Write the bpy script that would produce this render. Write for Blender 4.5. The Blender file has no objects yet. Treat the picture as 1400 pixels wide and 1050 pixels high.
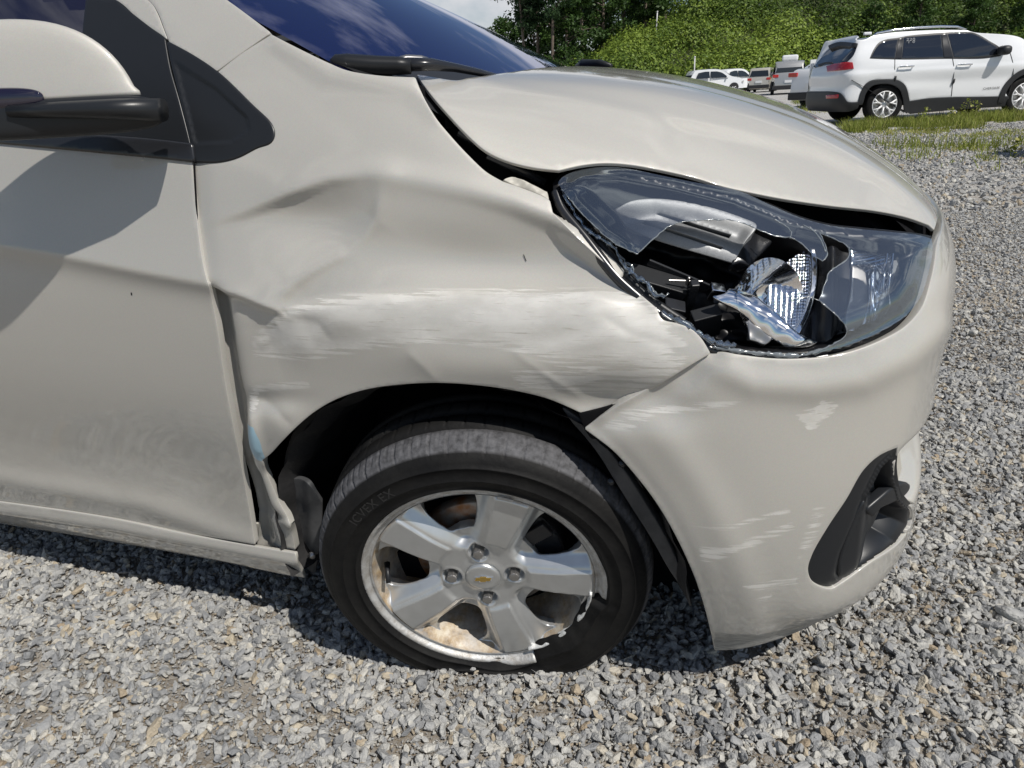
import bpy, bmesh, math, random
import numpy as np
from mathutils import Vector, Matrix, geometry, noise
from mathutils.bvhtree import BVHTree
R_ = math.radians
rnd = random.Random(7)
rs = np.random.RandomState(11)
sc = bpy.context.scene
col = sc.collection

# ------------------------------------------------------------------ camera
FPX = 981.0
PITCH, ROLL, YAW = R_(22.15), R_(3.43), R_(20.0)
CAM = np.array([.407, -.893, 1.035])
_cy, _sy = math.cos(YAW), math.sin(YAW)
FW = np.array([-_sy*math.cos(PITCH), _cy*math.cos(PITCH), -math.sin(PITCH)])
_r0 = np.array([_cy, _sy, 0.]); _u0 = np.cross(_r0, FW)
RT = _r0*math.cos(ROLL)-_u0*math.sin(ROLL)
UP = _u0*math.cos(ROLL)+_r0*math.sin(ROLL)
cd = bpy.data.cameras.new('camera'); cam = bpy.data.objects.new('camera', cd); col.objects.link(cam)
m = Matrix.Identity(4)
for i in range(3):
    m[i][0] = RT[i]; m[i][1] = UP[i]; m[i][2] = -FW[i]; m[i][3] = CAM[i]
cam.matrix_world = m
cd.sensor_width = 36; cd.lens = FPX/1400*36; cd.clip_start = .05; cd.clip_end = 3000
sc.camera = cam

# ------------------------------------------------------------------ world
SUN_DIR = Vector((.66, -.36, 1.0)).normalized()          # towards the sun
wd = bpy.data.worlds.new('World'); sc.world = wd; wd.use_nodes = True
nt = wd.node_tree; nt.nodes.clear()
def N(nt, t, **k):
    n = nt.nodes.new(t)
    for a, b in k.items():
        if a == 'op': n.operation = b
        elif hasattr(n, a): setattr(n, a, b)
    return n
wo = N(nt, 'ShaderNodeOutputWorld'); bg = N(nt, 'ShaderNodeBackground')
sky = N(nt, 'ShaderNodeTexSky'); sky.sky_type = 'NISHITA'; sky.sun_disc = False
sky.sun_elevation = math.asin(SUN_DIR.z); sky.sun_rotation = math.atan2(SUN_DIR.x, SUN_DIR.y)
sky.air_density = 1.0; sky.dust_density = .15; sky.ozone_density = 2.6
tc = N(nt, 'ShaderNodeTexCoord'); mp = N(nt, 'ShaderNodeMapping'); mp.inputs['Scale'].default_value = (1, 1, 2.6); mp.inputs['Location'].default_value = (.62, -.35, .2)
nz = N(nt, 'ShaderNodeTexNoise'); nz.inputs['Scale'].default_value = 2.3; nz.inputs['Detail'].default_value = 8; nz.inputs['Roughness'].default_value = .56
nz.inputs['Distortion'].default_value = .3
cr = N(nt, 'ShaderNodeValToRGB'); cr.color_ramp.elements[0].position = .51; cr.color_ramp.elements[1].position = .64
mx = N(nt, 'ShaderNodeMix'); mx.data_type = 'RGBA'
mx.inputs['B'].default_value = (10.0, 10.3, 10.8, 1)
nt.links.new(tc.outputs['Generated'], mp.inputs['Vector']); nt.links.new(mp.outputs[0], nz.inputs['Vector'])
nt.links.new(nz.outputs['Fac'], cr.inputs['Fac']); nt.links.new(cr.outputs['Color'], mx.inputs['Factor'])
nt.links.new(sky.outputs[0], mx.inputs['A']); nt.links.new(mx.outputs['Result'], bg.inputs['Color'])
nt.links.new(bg.outputs[0], wo.inputs['Surface']); bg.inputs['Strength'].default_value = .060
ld = bpy.data.lights.new('sun', 'SUN'); sun = bpy.data.objects.new('sun', ld); col.objects.link(sun)
ld.energy = 4.1; ld.angle = R_(.55); ld.color = (1, .955, .89)
sun.rotation_euler = SUN_DIR.to_track_quat('Z', 'Y').to_euler()
sc.view_settings.view_transform = 'Standard'; sc.view_settings.look = 'None'
sc.view_settings.exposure = .13; sc.view_settings.gamma = 1
sc.view_settings.use_curve_mapping = False

# ------------------------------------------------------------------ node helpers
class Mat:
    """small wrapper: principled material with handy procedural inputs"""
    def __init__(s, name, base=(.5, .5, .5), rough=.5, metal=0., **kw):
        s.m = bpy.data.materials.new(name); s.m.use_nodes = True
        s.nt = s.m.node_tree; s.b = s.nt.nodes['Principled BSDF']
        s.set('Base Color', (*base, 1)); s.set('Roughness', rough); s.set('Metallic', metal)
        for k, v in kw.items(): s.set(k.replace('_', ' '), v)
        s._tc = None
    def set(s, k, v): s.b.inputs[k].default_value = v
    def n(s, t, **k): return N(s.nt, t, **k)
    def l(s, a, b): s.nt.links.new(a, b)
    def coord(s, scale=(1, 1, 1), which='Object', rot=(0, 0, 0)):
        if s._tc is None: s._tc = s.n('ShaderNodeTexCoord')
        mp = s.n('ShaderNodeMapping'); mp.inputs['Scale'].default_value = scale; mp.inputs['Rotation'].default_value = rot
        s.l(s._tc.outputs[which], mp.inputs['Vector']); return mp.outputs[0]
    def noise(s, scale, detail=4, rough=.5, sc3=(1, 1, 1), dist=0, which='Object', rot=(0, 0, 0)):
        t = s.n('ShaderNodeTexNoise'); t.inputs['Scale'].default_value = scale
        t.inputs['Detail'].default_value = detail; t.inputs['Roughness'].default_value = rough; t.inputs['Distortion'].default_value = dist
        s.l(s.coord(sc3, which, rot), t.inputs['Vector']); return t.outputs['Fac']
    def vor(s, scale, feature='F1', out='Distance', sc3=(1, 1, 1), rand=1):
        t = s.n('ShaderNodeTexVoronoi'); t.feature = feature; t.inputs['Scale'].default_value = scale; t.inputs['Randomness'].default_value = rand
        s.l(s.coord(sc3), t.inputs['Vector']); return t.outputs[out]
    def ramp(s, fac, stops):
        r = s.n('ShaderNodeValToRGB'); e = r.color_ramp.elements
        while len(e) < len(stops): e.new(.5)
        for i, (p, c) in enumerate(stops):
            e[i].position = p; e[i].color = (*c, 1) if isinstance(c, (tuple, list)) else (c, c, c, 1)
        s.l(fac, r.inputs['Fac']); return r.outputs['Color']
    def mix(s, fac, a, b, mode='MIX'):
        x = s.n('ShaderNodeMix'); x.data_type = 'RGBA'; x.blend_type = mode
        for v, k in ((fac, 'Factor'), (a, 'A'), (b, 'B')):
            if isinstance(v, (int, float)): x.inputs[k].default_value = v if k == 'Factor' else (v, v, v, 1)
            elif isinstance(v, tuple): x.inputs[k].default_value = (*v, 1)
            else: s.l(v, x.inputs[k])
        return x.outputs['Result']
    def math(s, op, a, b=0., c=None, clamp=False):
        x = s.n('ShaderNodeMath', op=op); x.use_clamp = clamp
        for i, v in enumerate((a, b, c)):
            if v is None: continue
            if isinstance(v, (int, float)): x.inputs[i].default_value = v
            else: s.l(v, x.inputs[i])
        return x.outputs[0]
    def col(s, c): s.l(c, s.b.inputs['Base Color']); return s
    def inp(s, k, c): s.l(c, s.b.inputs[k]); return s
    def bump(s, h, strength=.3, dist=.01):
        b = s.n('ShaderNodeBump'); b.inputs['Strength'].default_value = strength; b.inputs['Distance'].default_value = dist
        s.l(h, b.inputs['Height']); s.l(b.outputs[0], s.b.inputs['Normal']); return s
    def attr(s, name):
        a = s.n('ShaderNodeAttribute'); a.attribute_name = name; return a

# ------------------------------------------------------------------ object helpers
def meta(o, label=None, cat=None, group=None, kind=None):
    if label: o['label'] = label
    if cat: o['category'] = cat
    if group: o['group'] = group
    if kind: o['kind'] = kind
    return o
def empty(name, loc=(0, 0, 0), rz=0, parent=None):
    o = bpy.data.objects.new(name, None); o.location = loc; o.rotation_euler = (0, 0, rz); o.empty_display_size = .1
    if parent: o.parent = parent
    col.objects.link(o); return o
def mesh_obj(name, V, Fc, mat=None, parent=None, smooth=True, attrs=None):
    me = bpy.data.meshes.new(name); me.from_pydata([tuple(map(float, v)) for v in V], [], [tuple(map(int, f)) for f in Fc])
    if mat is not None:
        for mm in (mat if isinstance(mat, (list, tuple)) else [mat]): me.materials.append(mm.m if isinstance(mm, Mat) else mm)
    if smooth: me.polygons.foreach_set('use_smooth', [True]*len(me.polygons))
    if attrs:
        for k, a in attrs.items():
            a = np.asarray(a, float)
            if a.ndim == 1:
                at = me.attributes.new(k, 'FLOAT', 'POINT'); at.data.foreach_set('value', a)
            else:
                at = me.attributes.new(k, 'FLOAT_VECTOR', 'POINT'); at.data.foreach_set('vector', a.ravel())
    me.update()
    o = bpy.data.objects.new(name, me); col.objects.link(o)
    if parent: o.parent = parent
    return o
def copy_tree(o, parent=None):
    c = o.copy(); col.objects.link(c); c.parent = parent
    for ch in list(o.children): copy_tree(ch, c)
    return c
class MB:
    """collects primitives into one mesh"""
    def __init__(s): s.V = []; s.F = []
    def add(s, V, Fc):
        b = len(s.V); s.V += [tuple(map(float, v)) for v in V]; s.F += [tuple(int(i)+b for i in f) for f in Fc]; return s
    def box(s, c, d, M=None):
        x, y, z = [q/2 for q in d]
        V = [Vector((a*x, b*y, e*z)) for a in (-1, 1) for b in (-1, 1) for e in (-1, 1)]
        if M is not None: V = [M @ v for v in V]
        V = [v+Vector(c) for v in V]
        return s.add(V, [(0, 1, 3, 2), (4, 6, 7, 5), (0, 4, 5, 1), (2, 3, 7, 6), (0, 2, 6, 4), (1, 5, 7, 3)])
    def lathe(s, prof, seg=48, c=(0, 0, 0), M=None, close=False, a0=0, a1=2*math.pi):
        # prof: (r, h) ; axis = local z
        full = abs(a1-a0-2*math.pi) < 1e-6; n = seg if full else seg+1
        V = []
        for i in range(n):
            a = a0+(a1-a0)*i/seg
            for r, h in prof:
                v = Vector((r*math.cos(a), r*math.sin(a), h))
                if M is not None: v = M @ v
                V.append(v+Vector(c))
        k = len(prof); Fc = []
        for i in range(seg if full else seg):
            j = (i+1) % n
            for q in range(k-1+(1 if close else 0)):
                q2 = (q+1) % k
                Fc.append((i*k+q, j*k+q, j*k+q2, i*k+q2))
        return s.add(V, Fc)
    def tube(s, pts, r, seg=8, cap=True):
        pts = [Vector(p) for p in pts]; n = len(pts); V = []
        rr = r if hasattr(r, '__len__') else [r]*n
        up = Vector((0, 0, 1))
        for i, p in enumerate(pts):
            t = (pts[min(i+1, n-1)]-pts[max(i-1, 0)]).normalized()
            a = t.cross(up)
            if a.length < 1e-3: a = t.cross(Vector((0, 1, 0)))
            a.normalize(); b = t.cross(a)
            for k in range(seg):
                g = 2*math.pi*k/seg; V.append(p+a*math.cos(g)*rr[i]+b*math.sin(g)*rr[i])
        Fc = [(i*seg+k, i*seg+(k+1) % seg, (i+1)*seg+(k+1) % seg, (i+1)*seg+k) for i in range(n-1) for k in range(seg)]
        if cap: Fc += [tuple(range(seg))[::-1], tuple((n-1)*seg+k for k in range(seg))]
        return s.add(V, Fc)
    def build(s, name, mat, parent=None, smooth=True, attrs=None, auto=None):
        o = mesh_obj(name, s.V, s.F, mat, parent, smooth, attrs)
        if auto is not None: sharpen(o, auto)
        return o
def sharpen(o, deg=35):
    me = o.data; bm = bmesh.new(); bm.from_mesh(me); lim = R_(deg)
    for e in bm.edges:
        if len(e.link_faces) == 2:
            a = e.link_faces[0].normal.angle(e.link_faces[1].normal, 0)
            e.smooth = a < lim
    bm.to_mesh(me); bm.free()
def add_bevel(o, w=.002, seg=2, ang=35):
    b = o.modifiers.new('bevel', 'BEVEL'); b.width = w; b.segments = seg; b.limit_method = 'ANGLE'; b.angle_limit = R_(ang); return o

# ------------------------------------------------------------------ splines
def nat_mat(xs):
    """matrix A with M = A @ y (second derivatives of the natural spline)"""
    xs = np.asarray(xs, float); n = len(xs); h = np.diff(xs)
    T = np.eye(n); B = np.zeros((n, n))
    for i in range(1, n-1):
        T[i, i-1] = h[i-1]; T[i, i] = 2*(h[i-1]+h[i]); T[i, i+1] = h[i]
        B[i, i-1] = 6/h[i-1]; B[i, i] = -6/h[i-1]-6/h[i]; B[i, i+1] = 6/h[i]
    return np.linalg.solve(T, B)
def nat_eval(xs, A, Y, x):
    """Y: (n,) or (n,N); x: (N,)"""
    xs = np.asarray(xs, float); x = np.asarray(x, float)
    if Y.ndim == 1: Y = np.repeat(Y[:, None], len(x), 1)
    M = A @ Y
    xc = np.clip(x, xs[0], xs[-1])
    i = np.clip(np.searchsorted(xs, xc)-1, 0, len(xs)-2); h = xs[i+1]-xs[i]
    a = (xs[i+1]-xc)/h; b = (xc-xs[i])/h; k = np.arange(len(x))
    v = a*Y[i, k]+b*Y[i+1, k]+((a**3-a)*M[i, k]+(b**3-b)*M[i+1, k])*h*h/6
    # linear extrapolation
    d = (Y[i+1, k]-Y[i, k])/h-(3*a*a-1)/6*h*M[i, k]+(3*b*b-1)/6*h*M[i+1, k]
    return v+d*(x-xc)
class Spl:
    def __init__(s, xs, ys):
        s.x = np.asarray(xs, float); s.A = nat_mat(xs); s.y = np.asarray(ys, float)
    def __call__(s, x): return nat_eval(s.x, s.A, s.y, np.atleast_1d(x))
class Tens:
    """Z[iu, iv] tensor natural spline"""
    def __init__(s, us, vs, Z):
        s.us = np.asarray(us, float); s.vs = np.asarray(vs, float); s.Z = np.asarray(Z, float)
        s.Au = nat_mat(us); s.Av = nat_mat(vs)
    def __call__(s, u, v):
        u = np.atleast_1d(u); v = np.atleast_1d(v)
        rows = np.stack([nat_eval(s.vs, s.Av, s.Z[i], v) for i in range(len(s.us))])
        return nat_eval(s.us, s.Au, rows, u)
def catmull(pts, step, closed=True):
    """pts: (x,y[,1=corner]); smooth between corners; resampled about every `step`"""
    P = [np.array(p[:2], float) for p in pts]; cf = [len(p) > 2 and p[2] == 1 for p in pts]; n = len(P); out = []
    rng = range(n if closed else n-1)
    for i in rng:
        p1 = P[i]; p2 = P[(i+1) % n]
        p0 = P[(i-1) % n] if (closed or i > 0) else p1
        p3 = P[(i+2) % n] if (closed or i < n-2) else p2
        if cf[i]: p0 = p1-(p2-p1)*.0001 if True else p0
        if cf[(i+1) % n]: p3 = p2+(p2-p1)*.0001
        L = np.linalg.norm(p2-p1)
        if L < 1e-9: continue
        # centripetal
        t0 = 0; t1 = t0+max(np.linalg.norm(p1-p0), 1e-6)**.5; t2 = t1+L**.5; t3 = t2+max(np.linalg.norm(p3-p2), 1e-6)**.5
        m = max(1, int(round(L/step)))
        for k in range(m):
            t = t1+(t2-t1)*k/m
            A1 = (t1-t)/(t1-t0)*p0+(t-t0)/(t1-t0)*p1; A2 = (t2-t)/(t2-t1)*p1+(t-t1)/(t2-t1)*p2; A3 = (t3-t)/(t3-t2)*p2+(t-t2)/(t3-t2)*p3
            B1 = (t2-t)/(t2-t0)*A1+(t-t0)/(t2-t0)*A2; B2 = (t3-t)/(t3-t1)*A2+(t-t1)/(t3-t1)*A3
            out.append((t2-t)/(t2-t1)*B1+(t-t1)/(t2-t1)*B2)
    if not closed: out.append(P[-1])
    return np.array(out)
def inside(P, poly):
    x, y = P[:, 0], P[:, 1]; r = np.zeros(len(P), bool); n = len(poly); j = n-1
    for i in range(n):
        xi, yi = poly[i]; xj, yj = poly[j]
        if yi != yj:
            c = ((yi > y) != (yj > y)) & (x < (xj-xi)*(y-yi)/(yj-yi)+xi); r ^= c
        j = i
    return r
def polydist(P, line, closed=False):
    """unsigned distance, signed side and arc parameter of points to a polyline"""
    line = np.asarray(line, float)
    if closed: line = np.vstack([line, line[:1]])
    best = np.full(len(P), 1e9); side = np.zeros(len(P)); par = np.zeros(len(P)); acc = 0
    for a, b in zip(line[:-1], line[1:]):
        d = b-a; L = np.hypot(*d)
        if L < 1e-9: continue
        w = P-a; t = np.clip((w@d)/(L*L), 0, 1); q = w-t[:, None]*d; dd = np.hypot(q[:, 0], q[:, 1])
        m = dd < best; best[m] = dd[m]; side[m] = np.sign(d[0]*w[m, 1]-d[1]*w[m, 0]); par[m] = acc+t[m]*L; acc += L
    return best, side, par/acc
def smooth01(x): x = np.clip(x, 0, 1); return x*x*(3-2*x)
def proj(P):
    d = np.asarray(P, float)-CAM; z = d@FW; z = np.where(z < .05, .05, z)
    return np.stack([700+FPX*(d@RT)/z, 525-FPX*(d@UP)/z], -1)
def ray(px, py):
    d = FW+(px-700)/FPX*RT-(py-525)/FPX*UP; return d/np.linalg.norm(d)
def at_plane(px, py, axis, val):
    d = ray(px, py); t = (val-CAM[axis])/d[axis]; return CAM+d*t

# ------------------------------------------------------------------ skins and panels
class Skin:
    def __init__(s, fn, u0, u1, nu, v0, v1, nv):
        s.fn = fn
        us = np.linspace(u0, u1, nu); vs = np.linspace(v0, v1, nv)
        U, V = np.meshgrid(us, vs, indexing='ij'); s.uv = np.stack([U.ravel(), V.ravel()], 1)
        P = fn(s.uv[:, 0], s.uv[:, 1]); s.P = P
        I = np.arange(nu*nv).reshape(nu, nv); a = I[:-1, :-1].ravel(); b = I[1:, :-1].ravel(); c = I[1:, 1:].ravel(); d = I[:-1, 1:].ravel()
        T = np.concatenate([np.stack([a, b, c], 1), np.stack([a, c, d], 1)])
        s.T = T; s.bvh = BVHTree.FromPolygons([Vector(p) for p in P], [tuple(map(int, t)) for t in T])
    def hit(s, px, py):
        loc, nrm, idx, dist = s.bvh.ray_cast(Vector(CAM), Vector(ray(px, py)))
        if loc is None:
            # nearest approach: march along ray
            best = None; d = ray(px, py)
            for t in np.linspace(.5, 3, 120):
                l, n_, ix, ds = s.bvh.find_nearest(Vector(CAM+d*t))
                if best is None or ds/t < best[0]: best = (ds/t, l, ix)
            loc, idx = best[1], best[2]
        t = s.T[idx]; A, B, C_ = [Vector(s.P[k]) for k in t]
        w = np.array(geometry.barycentric_transform(loc, A, B, C_, *[Vector((*s.uv[k], 0)) for k in t]))[:2]
        return w
    def hits(s, pts):
        return [tuple(s.hit(p[0], p[1]))+tuple(p[2:]) for p in pts]
    def normal(s, u, v, e=2e-3, f=None):
        f = f or s.fn
        n = np.cross(f(u+e, v)-f(u-e, v), f(u, v+e)-f(u, v-e)); L = np.linalg.norm(n, axis=1, keepdims=True); L[L < 1e-12] = 1
        return n/L
def solve_px(skin, c, disp=None, off=0., side=1, it=5):
    """uv of the points of the displaced skin that are seen at the traced pixels"""
    c = np.asarray(c, float); uv = np.array([skin.hit(*p) for p in c])
    if disp is None and not off: return uv
    q = c.copy(); best = np.full(len(c), 1e9); buv = uv.copy()
    for _ in range(it):
        P0 = skin.fn(uv[:, 0], uv[:, 1]); n0 = skin.normal(uv[:, 0], uv[:, 1])*side
        d = np.full(len(uv), float(off))
        if disp is not None: d = d+disp(proj(P0), P0)
        e = c-proj(P0+n0*d[:, None]); L = np.linalg.norm(e, axis=1, keepdims=True)
        b = L[:, 0] < best; best[b] = L[b, 0]; buv[b] = uv[b]
        q = q+e*np.minimum(1, 12/np.maximum(L, 1e-6))*.8
        uv = np.array([skin.hit(*p) for p in q])
    return buv
def cdt(outer, holes, grid):
    loops = [outer]+list(holes); pts = []; edges = []
    for L in loops:
        b = len(pts); n = len(L); pts += [tuple(p) for p in L]; edges += [(b+i, b+(i+1) % n) for i in range(n)]
    nb = len(pts); pts += [tuple(p) for p in grid]
    r = geometry.delaunay_2d_cdt([Vector(p) for p in pts], edges, [], 0, 1e-7)
    V = np.array([tuple(v) for v in r[0]]); T = np.array(r[2])
    c = V[T].mean(1); k = inside(c, outer)
    for h in holes: k &= ~inside(c, h)
    T = T[k]
    used = np.unique(T); mp = -np.ones(len(V), int); mp[used] = np.arange(len(used))
    return V[used], mp[T]
def panel(name, skin, outline, mat, parent, holes=(), px=True, step=.006, disp=None, off=0., flange=.008, bev=.0012,
          side=1, hpx=True, back=0, attrs=None, raw=False, uvdisp=None, mirror=False, flip=False):
    """a sheet-metal style panel: outline (pixel trace or uv) cut out of a skin, with rounded edge and flange"""
    def loop(pts, ispx):
        if isinstance(pts, np.ndarray): return pts
        if ispx:
            return solve_px(skin, catmull(pts, 3.0), disp, off, side)
        return catmull(pts, step)
    out = loop(outline, px); hs = [loop(h, hpx) for h in holes]
    def thin(L):
        keep = [L[0]]
        for p in L[1:]:
            if np.linalg.norm(p-keep[-1]) > step*.35: keep.append(p)
        if np.linalg.norm(keep[0]-keep[-1]) < step*.3: keep.pop()
        return np.array(keep)
    out = thin(out); hs = [thin(h) for h in hs]
    lo, hi = out.min(0), out.max(0)
    gx = np.arange(lo[0], hi[0], step); gy = np.arange(lo[1], hi[1], step)
    G = np.stack(np.meshgrid(gx, gy, indexing='ij'), -1).reshape(-1, 2)
    G = G[inside(G, out)]
    for h in hs: G = G[~inside(G, h)]
    for L in [out]+hs:
        if len(G): G = G[polydist(G, L, True)[0] > step*.45]
    UV, T = cdt(out, hs, G)
    sgn = side
    n0 = skin.normal(UV[:, 0], UV[:, 1]); P0 = skin.fn(UV[:, 0], UV[:, 1])
    # orient outwards (towards camera side for the sides / given sign)
    n0 = n0*sgn
    d = np.full(len(UV), float(off))
    if disp is not None: d = d+disp(proj(P0), P0)
    if uvdisp is not None: d = d+uvdisp(UV)
    P = P0+n0*d[:, None]
    # triangle orientation
    tri_n = np.cross(P[T[:, 1]]-P[T[:, 0]], P[T[:, 2]]-P[T[:, 0]])
    if (np.einsum('ij,ij->i', tri_n, n0[T[:, 0]])).sum() < 0: T = T[:, ::-1]
    V = [p for p in P]; Fc = [tuple(t) for t in T]
    if flange:
        # vertex normals of displaced mesh
        vn = np.zeros_like(P); fn_ = np.cross(P[T[:, 1]]-P[T[:, 0]], P[T[:, 2]]-P[T[:, 0]])
        for k in range(3): np.add.at(vn, T[:, k], fn_)
        vn /= np.maximum(np.linalg.norm(vn, axis=1, keepdims=True), 1e-12)
        from collections import Counter
        cnt = {}
        for t in T:
            for k in range(3):
                a, b = int(t[k]), int(t[(k+1) % 3])
                cnt[(a, b)] = 1
        be = {a: b for (a, b) in cnt if (b, a) not in cnt}
        outd = {}
        for a, b in be.items():
            t_ = P[b]-P[a]; o_ = np.cross(t_, (vn[a]+vn[b])/2); L = np.linalg.norm(o_)
            if L < 1e-12: continue
            o_ = o_/L
            outd[a] = outd.get(a, 0)+o_; outd[b] = outd.get(b, 0)+o_
        ids = {}
        for a, o_ in outd.items():
            o_ = o_/max(np.linalg.norm(o_), 1e-9)
            base = len(V); ids[a] = base
            V.append(P[a]+o_*bev*.7-vn[a]*bev*.3); V.append(P[a]+o_*bev-vn[a]*bev); V.append(P[a]+o_*bev*.8-vn[a]*(bev+flange))
        for a, b in be.items():
            if a in ids and b in ids:
                A, B = ids[a], ids[b]
                Fc += [(b, a, A, B), (B, A, A+1, B+1), (B+1, A+1, A+2, B+2)]
    V = np.array(V)
    if mirror:
        V = V.copy(); V[:, 1] = 1.6-V[:, 1]; Fc = [tuple(f)[::-1] for f in Fc]
    at = {}
    if attrs:
        pad = len(V)-len(P)
        for k, fn in attrs.items():
            a = fn(proj(P0), P0); at[k] = np.concatenate([a, np.zeros((pad,)+a.shape[1:])])
    return mesh_obj(name, V, Fc, mat, parent, True, at)
# ================================================================== the damaged hatchback: body surfaces
_B = np.array([(-2.6, .10), (-2.2, .05), (-1.6, .01), (-1.0, 0), (-.5, 0), (0, 0), (.25, .01), (.4, .030), (.51, .070), (.60, .138), (.664, .25), (.703, .4), (.727, .6), (.735, .8), (.727, 1.0), (.703, 1.2)])
_s = np.concatenate([[0], np.cumsum(np.linalg.norm(np.diff(_B, axis=0), axis=1))]); _s = _s-_s[5]
BX, BY = Spl(_s, _B[:, 0]), Spl(_s, _B[:, 1])
def base_curve(u):
    e = 1e-3; x, y = BX(u), BY(u); tx, ty = BX(u+e)-BX(u-e), BY(u+e)-BY(u-e); L = np.hypot(tx, ty)
    return x, y, -ty/L, tx/L          # inward normal
US = [-2.3, -1.6, -1.0, -.45, -.2, 0, .2, .4, .51, .61, .735, .9, 1.29]
VS = [.10, .20, .28, .38, .50, .62, .72, .80, .88, .95, 1.02, 1.10, 1.20, 1.32]
OT = np.array([  # rows z, columns u
 [.13, .13, .13, .12, .11, .10, .09, .08, .09, .10, .10, .10, .10],
 [.058, .055, .055, .05, .045, .04, .04, .042, .05, .055, .05, .04, .03],
 [.032, .03, .03, .03, .03, .025, .02, .02, .02, .022, .015, .005, .0],
 [.025, .022, .022, .02, .014, .01, .005, .003, .004, .006, .0, .0, .0],
 [.012, .010, .010, .008, .003, .0, .0, .0, .0, .0, .0, .0, .0],
 [.002, .002, .002, .001, .0, .0, .002, .006, .005, .0, .0, .0, .0],
 [.0, .0, .0, .0, .0, .003, .012, .028, .022, .012, .005, .0, .0],
 [.004, .004, .004, .005, .010, .018, .042, .08, .085, .07, .045, .03, .025],
 [.015, .015, .015, .019, .030, .050, .095, .155, .175, .175, .15, .13, .12],
 [.028, .028, .028, .034, .050, .085, .165, .26, .30, .32, .32, .30, .28],
 [.048, .048, .048, .055, .078, .125, .26, .40, .46, .50, .52, .50, .48],
 [.080, .080, .080, .088, .115, .19, .38, .55, .62, .68, .70, .70, .70],
 [.130, .130, .130, .140, .175, .28, .52, .75, .80, .88, .9, .9, .9],
 [.190, .190, .190, .205, .25, .40, .68, .95, 1.0, 1.1, 1.1, 1.1, 1.1]]).T
OFF = Tens(US, VS, OT)
def side_fn(u, v):
    x, y, nx, ny = base_curve(u); o = OFF(u, v)
    return np.stack([x+nx*o, y+ny*o, v], 1)
SIDE = Skin(side_fn, -2.3, 1.35, 420, .08, 1.34, 200)
_tY = [0, .2, .35, .45, .52, .58, .64, .70, .76]
_hx = [-.3, -.1, .05, .2, .36, .5, .6, .68, .74]
HT = np.array([
 [1.10, 1.098, 1.092, 1.085, 1.08, 1.075, 1.065, 1.05, 1.02],
 [1.083, 1.081, 1.077, 1.072, 1.067, 1.06, 1.048, 1.025, .97],
 [1.070, 1.067, 1.060, 1.050, 1.040, 1.024, .998, .955, .88],
 [1.045, 1.041, 1.032, 1.018, 1.000, .975, .940, .885, .80],
 [1.000, .996, .985, .965, .940, .905, .855, .78, .68],
 [.945, .940, .925, .900, .866, .82, .755, .665, .55],
 [.885, .880, .862, .832, .79, .735, .655, .55, .43],
 [.820, .813, .787, .747, .695, .625, .53, .42, .32],
 [.745, .737, .703, .653, .59, .51, .41, .31, .2]])
_tf = [-t for t in _tY[:0:-1]]+_tY
HOODT = Tens(_hx, _tf, np.hstack([HT[:, :0:-1], HT]))
def hood_fn(x, y):
    z = HOODT(x, .8-y); return np.stack([x, y, z], 1)
HOOD = Skin(hood_fn, -.3, .74, 260, .03, 1.57, 300)
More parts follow.
